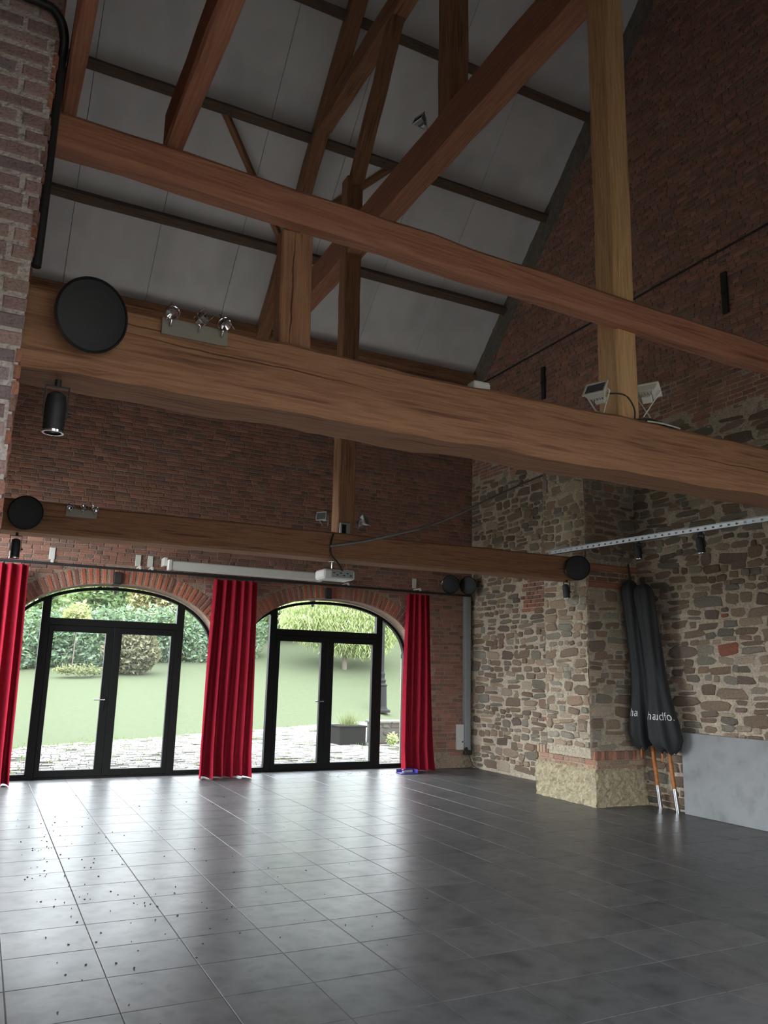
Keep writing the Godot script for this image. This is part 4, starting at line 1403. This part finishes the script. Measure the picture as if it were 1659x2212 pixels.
func cable(called: String, label: String, path: Array, r: float, m: Material, category := "cable", smooth := 6) -> void:
	var cv := Curve3D.new()
	for i in path.size():
		var tn: Vector3 = (path[mini(i + 1, path.size() - 1)] - path[maxi(i - 1, 0)]) * 0.18
		cv.add_point(path[i], -tn, tn)
	var pts := []
	for i in path.size() - 1:
		for k in smooth:
			pts.append(cv.sample(i, float(k) / smooth))
	pts.append(path[-1])
	var mb := MB.new()
	mb.tube(pts, r, 8)
	tag(add(called, mb, m), label, category)

func build_fittings() -> void:
	disc_speaker("large round black loudspeaker on the near beam by the brick pier", Vector3(0.25, 2.935, -3.30), Vector3(0.32, -0.22, 0.92), Vector3(0.02, 0.02, -0.14))
	disc_speaker("round black loudspeaker at the left end of the far beam", Vector3(0.21, 2.86, -7.78), Vector3(0.25, -0.22, 0.94), Vector3(0.02, 0.02, -0.14))
	disc_speaker("round black loudspeaker on the far beam at the stone pillar", Vector3(6.60, 2.87, -7.76), Vector3(-0.55, -0.15, 0.8), Vector3(-0.02, 0.02, -0.15))
	disc_speaker("round black loudspeaker on the brick wall near the corner duct", Vector3(7.0, 3.02, -11.48), Vector3(-0.35, -0.2, 0.9), Vector3(0.02, 0.02, -0.2))
	disc_speaker("round black loudspeaker tucked in the corner above the duct", Vector3(7.32, 3.02, -11.42), Vector3(-0.8, -0.15, 0.55), Vector3(0.2, 0.02, -0.05))
	spot_can("black spotlight hanging under the near beam by the brick pier", Vector3(0.165, 2.715, -3.55), 0.0, "hanging spotlights", 1.0)
	spot_can("black spotlight hanging under the left end of the far beam", Vector3(0.165, 2.695, -7.95), 0.0, "hanging spotlights", 1.0)
	spot_can("black spotlight hanging under the far beam beside the stone pillar", Vector3(6.58, 2.735, -7.95), 0.12, "hanging spotlights", 1.0)
	plate_spots("steel plate with three chrome spots on the near beam", 0.555, 0.855, 3.005, -3.415)
	plate_spots("dull steel plate with chrome spots on the far beam", 0.558, 0.838, 2.922, -7.885)
	flood("white floodlight on the left of the tall post's foot", Vector3(3.16, 3.215, -3.50), Vector3(-0.62, 0.45, 0.25), M.white_paint, 0.88, "white floodlights", Vector3(0.02, -0.13, 0.0))
	flood("white floodlight on the right of the tall post's foot", Vector3(3.585, 3.285, -3.50), Vector3(0.45, 0.62, -0.25), M.white_paint, 0.88, "white floodlights", Vector3(-0.02, -0.17, 0.0))
	flood("small metal floodlight left of the far post's foot", Vector3(3.20, 3.19, -7.98), Vector3(-0.7, 0.1, 0.5), M.zinc, 0.8, "metal floodlights", Vector3(0.04, -0.10, 0.0))
	flood("small metal floodlight right of the far post's foot", Vector3(3.72, 3.20, -7.98), Vector3(0.55, 0.25, 0.6), M.zinc, 0.95, "metal floodlights", Vector3(-0.05, -0.12, 0.0))
	flood("metal floodlight high on the truss beam beside the king post", Vector3(3.33, 6.96, -6.12), Vector3(-0.75, 0.35, 0.2), M.zinc, 0.85, "metal floodlights", Vector3(0.06, -0.09, 0.0))
	var jb := thing("junction_box", "small white junction box on top of the near beam", "junction box", Vector3(2.32, 3.045, -3.52))
	var m := MB.new()
	m.cbox(Transform3D(Basis(), Vector3(0, 0.028, 0)), Vector3(0.11, 0.056, 0.08), 0.006)
	add("box", m, M.white_paint, jb)
	var md := MB.new()
	md.cbox(Transform3D(Basis(), Vector3(0, 0.058, 0)), Vector3(0.10, 0.008, 0.07), 0.002)
	add("lid", md, M.white_plastic, jb)
	var j2 := thing("junction_box", "grey switch box at the far post's foot", "junction box", Vector3(3.47, 2.995, -7.965))
	var m3 := MB.new()
	m3.cbox(Transform3D(Basis(), Vector3(0, 0.075, 0)), Vector3(0.12, 0.15, 0.05), 0.006)
	add("box", m3, M.zinc, j2)
	var m4 := MB.new()
	m4.cbox(Transform3D(Basis(), Vector3(-0.02, 0.075, 0.027)), Vector3(0.05, 0.10, 0.006), 0.002)
	add("lid", m4, M.black_gloss, j2)
	cable("power_cable", "thin dark cable from the left white floodlight to the beam", [Vector3(3.22, 3.20, -3.47), Vector3(3.33, 3.20, -3.44), Vector3(3.40, 3.13, -3.44), Vector3(3.41, 3.055, -3.45)], 0.005, M.black)
	cable("power_cable", "coiled dark cable lying on the near beam by the tall post", [Vector3(3.41, 3.06, -3.45), Vector3(3.53, 3.075, -3.43), Vector3(3.64, 3.062, -3.47), Vector3(3.55, 3.07, -3.55), Vector3(3.56, 3.085, -3.46), Vector3(3.68, 3.064, -3.45), Vector3(3.86, 3.060, -3.46)], 0.006, M.black)
	cable("power_cable", "pale flat cable lying along the near beam's top", [Vector3(3.50, 3.062, -3.435), Vector3(3.62, 3.064, -3.428), Vector3(3.78, 3.062, -3.44)], 0.005, M.white_plastic)
	# projector under the far beam
	var pj := thing("projector", "white projector hanging under the far beam", "projector", Vector3(3.42, 2.56, -8.08))
	var pb := MB.new()
	pb.cbox(Transform3D(Basis(), Vector3(0, 0, 0)), Vector3(0.37, 0.105, 0.28), 0.018)
	add("body", pb, M.white_plastic, pj)
	var bk := MB.new()
	bk.cbox(Transform3D(Basis(), Vector3(0.03, 0.0, 0.140)), Vector3(0.26, 0.075, 0.006), 0.002)
	var bkp := add("port_panel", bk, M.grey_plastic, pj)
	for i in 6:
		var pt := MB.new()
		pt.cbox(Transform3D(Basis(), Vector3(-0.07 + 0.04 * i, 0.012 - 0.022 * (i % 2), 0.144)), Vector3(0.024, 0.012, 0.006), 0.001)
		add("port", pt, M.black, bkp)
	var pln := MB.new()
	pln.cyl(Vector3(-0.09, 0.0, -0.13), Vector3(-0.09, 0.0, -0.17), 0.035, 18)
	add("lens", pln, M.black_gloss, pj)
	var mt := MB.new()
	mt.cbox(Transform3D(Basis(), Vector3(-0.03, 0.06, 0)), Vector3(0.20, 0.014, 0.16), 0.003)
	mt.cyl(Vector3(-0.03, 0.06, 0), Vector3(-0.03, 0.15, 0), 0.018, 12)
	mt.cyl(Vector3(-0.06, 0.150, 0.02), Vector3(-0.06, 0.158, 0.02), 0.035, 12)
	add("ceiling_mount", mt, M.chrome, pj)
	cable("projector_cable", "black cable looping from the far beam down to the projector", [Vector3(3.30, 2.99, -7.88), Vector3(3.27, 2.88, -7.87), Vector3(3.28, 2.76, -7.87), Vector3(3.36, 2.68, -7.88), Vector3(3.44, 2.60, -7.92)], 0.009, M.black)
	# projection screen case
	var sc := thing("projection_screen", "long white projection screen case mounted above the curtains", "projection screen", Vector3(3.40, 2.945, -11.36))
	var cs := MB.new()
	cs.cbox(Transform3D(), Vector3(2.27, 0.125, 0.10), 0.016)
	add("case", cs, M.white_paint, sc)
	for s in [-1.0, 1.0]:
		var ec := MB.new()
		ec.cbox(Transform3D(Basis(), Vector3(s * 1.15, 0.0, 0)), Vector3(0.055, 0.15, 0.115), 0.008)
		add("end_cap", ec, M.white_plastic, sc)
		var bb := MB.new()
		bb.cbox(Transform3D(Basis(), Vector3(s * 1.20, 0.05, -0.14)), Vector3(0.05, 0.12, 0.20), 0.004)
		add("wall_bracket", bb, M.white_paint, sc)
	var sb := MB.new()
	sb.cbox(Transform3D(Basis(), Vector3(0, -0.067, 0.01)), Vector3(2.2, 0.014, 0.03), 0.003)
	add("bottom_bar", sb, M.white_plastic, sc)
	# steel channel across the two beams with two small spots
	var ch := thing("steel_channel", "perforated steel channel running between the beams near the stone wall", "channel")
	var cm := MB.new()
	var ca := Vector3(6.37, 3.075, -8.0); var cbp := Vector3(6.90, 3.075, -3.42)
	var d := (cbp - ca).normalized()
	var L := (cbp - ca).length()
	var bs := Basis(d, Vector3.UP, d.cross(Vector3.UP))
	# web on the side, flanges top and bottom; slots cut as gaps between bars
	cm.cbox(Transform3D(bs, (ca + cbp) * 0.5 + Vector3(0, 0.026, 0)), Vector3(L, 0.006, 0.045), 0.001)
	cm.cbox(Transform3D(bs, (ca + cbp) * 0.5 - Vector3(0, 0.026, 0)), Vector3(L, 0.006, 0.045), 0.001)
	cm.cbox(Transform3D(bs, (ca + cbp) * 0.5 + Vector3(0, 0.017, 0)), Vector3(L, 0.016, 0.003), 0.0)
	cm.cbox(Transform3D(bs, (ca + cbp) * 0.5 - Vector3(0, 0.017, 0)), Vector3(L, 0.016, 0.003), 0.0)
	var nslot := int(L / 0.09)
	for i in nslot:
		cm.cbox(Transform3D(bs, ca + d * (0.09 * i + 0.045)), Vector3(0.062, 0.020, 0.003), 0.0)
	add("channel", cm, M.zinc, ch)
	spot_can("small black spotlight on the steel channel nearer the parasols", ca + d * (L * 0.30) + Vector3(0, -0.03, 0), 0.1, "spotlights on the steel channel", 0.85)
	spot_can("small black spotlight on the steel channel away from the pillar", ca + d * (L * 0.475) + Vector3(0, -0.03, 0), 0.15, "spotlights on the steel channel", 0.95)
	cable("conduit", "long grey cable rising from the far beam to the stone wall", [Vector3(3.257, 2.847, -7.862), Vector3(3.675, 2.943, -7.862), Vector3(4.078, 3.067, -7.87), Vector3(4.494, 3.21, -7.936), Vector3(5.098, 3.468, -8.244), Vector3(5.671, 3.745, -8.537), Vector3(6.377, 4.082, -8.897), Vector3(7.50, 4.60, -9.47)], 0.016, M.zinc)
	cable("drain_pipe", "dark blue-black pipe running up the brick pier beside the beams", [Vector3(0.021, 3.08, -3.27), Vector3(0.022, 3.3, -3.27), Vector3(0.021, 3.7, -3.27), Vector3(0.021, 4.02, -3.25), Vector3(0.018, 4.12, -3.20), Vector3(-0.02, 4.18, -3.165), Vector3(-0.09, 4.20, -3.16), Vector3(-0.35, 4.21, -3.16)], 0.019, M.black, "pipe")
	# debris on the tiles
	var r := RandomNumberGenerator.new()
	r.seed = 4
	var cr := MB.new()
	for i in 230:
		var p: Vector3
		if i < 120: p = Vector3(0.45 + absf(r.randfn()) * 0.55, 0.002, -6.6 + r.randfn() * 1.5)
		elif i < 170: p = Vector3(5.3 + r.randfn() * 0.5, 0.002, -11.55 + r.randf() * 0.45)
		else: p = Vector3(r.randf_range(0.5, 3.0), 0.002, r.randf_range(-11.0, -4.6))
		var s := r.randf_range(0.003, 0.009)
		var b := Basis(Vector3(r.randfn(), r.randfn(), r.randfn()).normalized(), r.randf() * TAU)
		cr.cbox(Transform3D(b, p), Vector3(s * 1.6, s * 0.7, s), s * 0.2)
	tag(add("debris", cr, M.crumb), "dark crumbs and dry leaf bits scattered on the tiles", "debris", "", "stuff")

# ---------------------------------------------------------------- right-hand side
func build_right_side() -> void:
	# corner duct, socket box, plug
	var du := thing("cable_duct", "tall grey plastic cable duct in the corner", "duct", Vector3(7.43, 0.26, EZ + 0.045))
	var m := MB.new()
	m.cbox(Transform3D(Basis(), Vector3(0, 1.30, 0)), Vector3(0.115, 2.60, 0.085), 0.006)
	add("duct", m, M.grey_plastic, du)
	var m1 := MB.new()
	m1.cbox(Transform3D(Basis(), Vector3(0, 1.30, 0.046)), Vector3(0.085, 2.58, 0.008), 0.002)
	add("cover", m1, M.grey_plastic, du)
	var sb := thing("socket_box", "white wall box beside the foot of the grey duct", "socket", Vector3(7.30, 0.29, EZ + 0.04))
	var m2 := MB.new()
	m2.cbox(Transform3D(Basis(), Vector3(0, 0.205, 0)), Vector3(0.13, 0.41, 0.06), 0.008)
	add("housing", m2, M.white_plastic, sb)
	var m3 := MB.new()
	m3.cbox(Transform3D(Basis(), Vector3(0.035, 0.13, 0.032)), Vector3(0.02, 0.03, 0.006), 0.002)
	add("switch", m3, M.black, sb)
	var pg := thing("power_plug", "black plug adaptor under the white wall box", "plug", Vector3(7.40, 0.255, EZ + 0.13))
	var m4 := MB.new()
	m4.cbox(Transform3D(Basis(), Vector3(0, 0, 0)), Vector3(0.15, 0.07, 0.07), 0.012)
	m4.cbox(Transform3D(Basis(Vector3.BACK, 0.5), Vector3(-0.03, 0.05, 0.0)), Vector3(0.06, 0.06, 0.05), 0.012)
	add("body", m4, M.black, pg)
	var m5 := MB.new()
	m5.tube([Vector3(0.02, -0.03, 0), Vector3(0.05, -0.12, 0.02), Vector3(0.06, -0.2, 0.06), Vector3(0.09, -0.235, 0.12), Vector3(0.08, -0.245, 0.2)], 0.006, 6)
	add("lead", m5, M.black, pg)
	# blue dustpan by the curtain
	var dp := thing("dustpan", "dark blue dustpan with hand brush at the bright curtain's foot", "dustpan", Vector3(6.08, 0.0, -11.22))
	var p := MB.new()
	p.prism(Transform3D(Basis(Vector3.RIGHT, -PI / 2), Vector3(0, 0.014, 0)), PackedVector2Array([Vector2(-0.16, -0.10), Vector2(0.12, -0.12), Vector2(0.14, 0.10), Vector2(-0.14, 0.12)]), 0.010)
	p.cbox(Transform3D(Basis(), Vector3(0.13, 0.035, 0.0)), Vector3(0.012, 0.06, 0.22), 0.004)
	p.cbox(Transform3D(Basis(), Vector3(0.0, 0.03, -0.11)), Vector3(0.26, 0.05, 0.010), 0.004)
	add("pan", p, M.blue_plastic, dp)
	var hb := thing("hand_brush", "pale hand brush lying on the blue dustpan", "brush", Vector3(6.10, 0.016, -11.24))
	var q := MB.new()
	q.cbox(Transform3D(Basis(Vector3.UP, 0.25), Vector3(0, 0.04, 0)), Vector3(0.22, 0.02, 0.05), 0.006)
	add("handle", q, M.blue_plastic, hb)
	var q2 := MB.new()
	for i in 24:
		for k in 4:
			q2.cyl(Vector3(-0.09 + 0.0075 * i, 0.035, 0.022 - 0.015 * k - 0.0019 * (i - 12)), Vector3(-0.09 + 0.0076 * i, 0.001, 0.025 - 0.016 * k - 0.0019 * (i - 12)), 0.004, 5)
	add("bristles", q2, M.bristle, hb)
	# grey board leaning at the wall
	var bd := thing("panel_board", "large grey panel board standing against the stone wall", "board", Vector3(7.44, 0.0, -7.0))
	var b := MB.new()
	b.cbox(Transform3D(Basis(), Vector3(0.016, 0.457, 1.6)), Vector3(0.028, 0.91, 3.2), 0.003)
	add("board", b, M.board, bd)
	for z in [0.02, 1.1, 2.2, 3.15]:
		var bb := MB.new()
		bb.cbox(Transform3D(Basis(), Vector3(0.055, 0.40, z)), Vector3(0.045, 0.80, 0.045), 0.003)
		add("batten", bb, M.iron, bd)
	# wall anchors and dark line in the brick gable
	for a in [[-9.56, "dark iron wall anchor in the brick gable nearer the end wall"], [-6.06, "dark iron wall anchor in the brick gable right of the tall post"]]:
		var an := MB.new()
		an.cbox(Transform3D(Basis(), Vector3(WX - 0.03, 6.11, a[0])), Vector3(0.035, 0.54, 0.085), 0.006)
		an.cyl(Vector3(WX - 0.02, 6.11, a[0]), Vector3(WX - 0.07, 6.11, a[0]), 0.03, 10)
		tag(add("wall_anchor", an, M.iron), a[1], "wall anchor", "wall anchors")
	var ln := MB.new()
	ln.tube([Vector3(WX - 0.02, 6.69, EZ), Vector3(WX - 0.02, 6.685, -8.0), Vector3(WX - 0.02, 6.69, -4.0)], 0.014, 8)
	tag(add("tie_rod", ln, M.iron), "dark iron rod running along the brick gable", "rod")
	build_parasols()

func build_parasols() -> void:
	parasol("folded black parasol leaning in the corner by the stone pillar", Vector3(7.44, 0, -7.365), Vector3(7.26, 2.74, -7.535), 0.128, 0.205, 0, 1)
	parasol("folded black parasol with white lettering nearest the grey board", Vector3(7.425, 0, -7.085), Vector3(7.27, 2.68, -7.315), 0.125, 0.215, 1, 2)

func parasol(label: String, a: Vector3, b: Vector3, r_top: float, r_low: float, which: int, seed_: int) -> void:
	var t := thing("parasol", label, "parasol", a, "folded parasols")
	var d := b - a
	var pw := MB.new()
	pw.cyl(d * 0.09, d * 0.98, 0.024, 14)
	var po := add("pole", pw, M.pole_wood, t)
	po.transform = Transform3D()
	var sl := MB.new()
	sl.cyl(Vector3.ZERO, d * 0.10, 0.028, 16)
	add("chrome_sleeve", sl, M.chrome, t)
	var fi := MB.new()
	fi.lathe(Transform3D(MB.frame(d), d * 0.98), [Vector2(0.03, 0), Vector2(0.035, 0.03), Vector2(0.018, 0.05), Vector2(0.012, 0.12 + 0.14 * (1 - which)), Vector2(0.0, 0.13 + 0.14 * (1 - which))], 12)
	add("finial", fi, M.iron, t)
	# furled cloth: folds round the pole, flaring towards the hem
	var prof := [[0.255, 0.45], [0.275, 0.80], [0.31, 1.0], [0.36, 0.97], [0.44, 0.82], [0.52, 0.70], [0.62, 0.64], [0.76, 0.62], [0.86, 0.63], [0.94, 0.68], [0.975, 0.60], [0.992, 0.40], [1.0, 0.15]]
	var nu := 64; var nv := 44
	var f := FastNoiseLite.new()
	f.seed = seed_; f.frequency = 1.0
	var side := 1.0 if which == 1 else -1.0
	var pt := func(i, j):
		var s := lerpf(0.255, 1.0, float(j) / nv)
		var k := sample(prof, s)
		var th: float = TAU * i / nu
		var low := clampf((0.55 - s) / 0.3, 0, 1)
		var fold := 1.0 + (0.07 + 0.05 * low) * sin(th * 8.0 + 1.5 * sin(s * 6.0 + seed_)) + 0.10 * f.get_noise_2d(cos(th) * 1.5 + s * 3.0, sin(th) * 1.5 + seed_ * 7.0)
		var r := lerpf(r_top / 0.62, r_low, low) * k * fold
		var n := Vector3(cos(th), 0, sin(th))
		var off := Vector3(-0.03 * low, 0, side * 0.05 * low)
		var q := n * r
		if q.x > 0: q.x *= 0.35
		else: q.x *= 0.95
		q.y = 0.035 * low * sin(th * 4.0 + seed_) * clampf((0.32 - s) / 0.07, 0, 1)
		if q.z * side < 0: q.z *= 1.0 if which == 1 else lerpf(0.8, 0.5, low)
		return d * s + q + off
	var mb := MB.new()
	var g := []
	for j in nv + 1:
		var row := []
		for i in nu: row.append(pt.call(i, j))
		g.append(row)
	var ns := []
	for j in nv + 1:
		var row := []
		for i in nu:
			var du: Vector3 = g[j][(i + 1) % nu] - g[j][(i + nu - 1) % nu]
			var dv: Vector3 = g[mini(j + 1, nv)][i] - g[maxi(j - 1, 0)][i]
			row.append(dv.cross(du).normalized())
		ns.append(row)
	for j in nv:
		for i in nu:
			var k := (i + 1) % nu
			mb.quadn(g[j + 1][i], g[j + 1][k], g[j][k], g[j][i], ns[j + 1][i], ns[j + 1][k], ns[j][k], ns[j][i])
	# closed hem
	for i in nu:
		mb.tri(d * 0.30, g[0][i], g[0][(i + 1) % nu])
	var cl := add("canopy", mb, M.canvas, t)
	# wooden pegs on cords under the hem
	var pgm := MB.new()
	pgm.cyl(d * 0.27 + Vector3(-0.07, -0.16, -0.03 - 0.08 * (1 - which)), d * 0.27 + Vector3(-0.07, -0.06, -0.03 - 0.08 * (1 - which)), 0.013, 8)
	add("toggle", pgm, M.pole_wood, t)
	var cdm := MB.new()
	cdm.tube([d * 0.27 + Vector3(-0.07, -0.06, -0.03 - 0.08 * (1 - which)), d * 0.27 + Vector3(-0.05, 0.03, -0.03 - 0.04 * (1 - which))], 0.003, 5)
	add("cord", cdm, M.print_white, t)
	# printed lettering wrapped on the cloth
	var word: String = ["hau", "haudfo."][which]
	var tm := TextMesh.new()
	var sf := SystemFont.new()
	sf.font_names = PackedStringArray(["Droid Sans"])
	tm.font = sf
	tm.text = word
	tm.font_size = 96
	tm.pixel_size = 0.00120
	tm.depth = 0.001
	tm.curve_step = 4.0
	var arr := tm.get_mesh_arrays()
	var vs: PackedVector3Array = arr[Mesh.ARRAY_VERTEX]
	var idx: PackedInt32Array = arr[Mesh.ARRAY_INDEX]
	var s0 := 0.405
	var ang0: float = [PI * 0.99, PI * 0.86][which]
	var lt := MB.new()
	var bend := func(p: Vector3):
		var th: float = ang0 - p.x / (0.17 if which == 1 else 0.2)
		var s: float = s0 + p.y / d.length()
		var i := fposmod(th / TAU * nu, nu)
		var j := clampf((s - 0.255) / (1.0 - 0.255) * nv, 0, nv - 0.001)
		var i0 := int(i) % nu; var i1 := (i0 + 1) % nu
		var j0 := int(j)
		var fu: float = i - floorf(i); var fv: float = j - j0
		var q: Vector3 = lerp(lerp(g[j0][i0], g[j0][i1], fu), lerp(g[j0 + 1][i0], g[j0 + 1][i1], fu), fv)
		var nn: Vector3 = lerp(lerp(ns[j0][i0], ns[j0][i1], fu), lerp(ns[j0 + 1][i0], ns[j0 + 1][i1], fu), fv)
		return q + nn.normalized() * (0.004 + p.z)
	for k in vs.size(): vs[k].x *= 0.74
	for k in range(0, idx.size(), 3):
		lt.tri(bend.call(vs[idx[k]]), bend.call(vs[idx[k + 2]]), bend.call(vs[idx[k + 1]]))
	add("lettering", lt, M.print_white, cl)
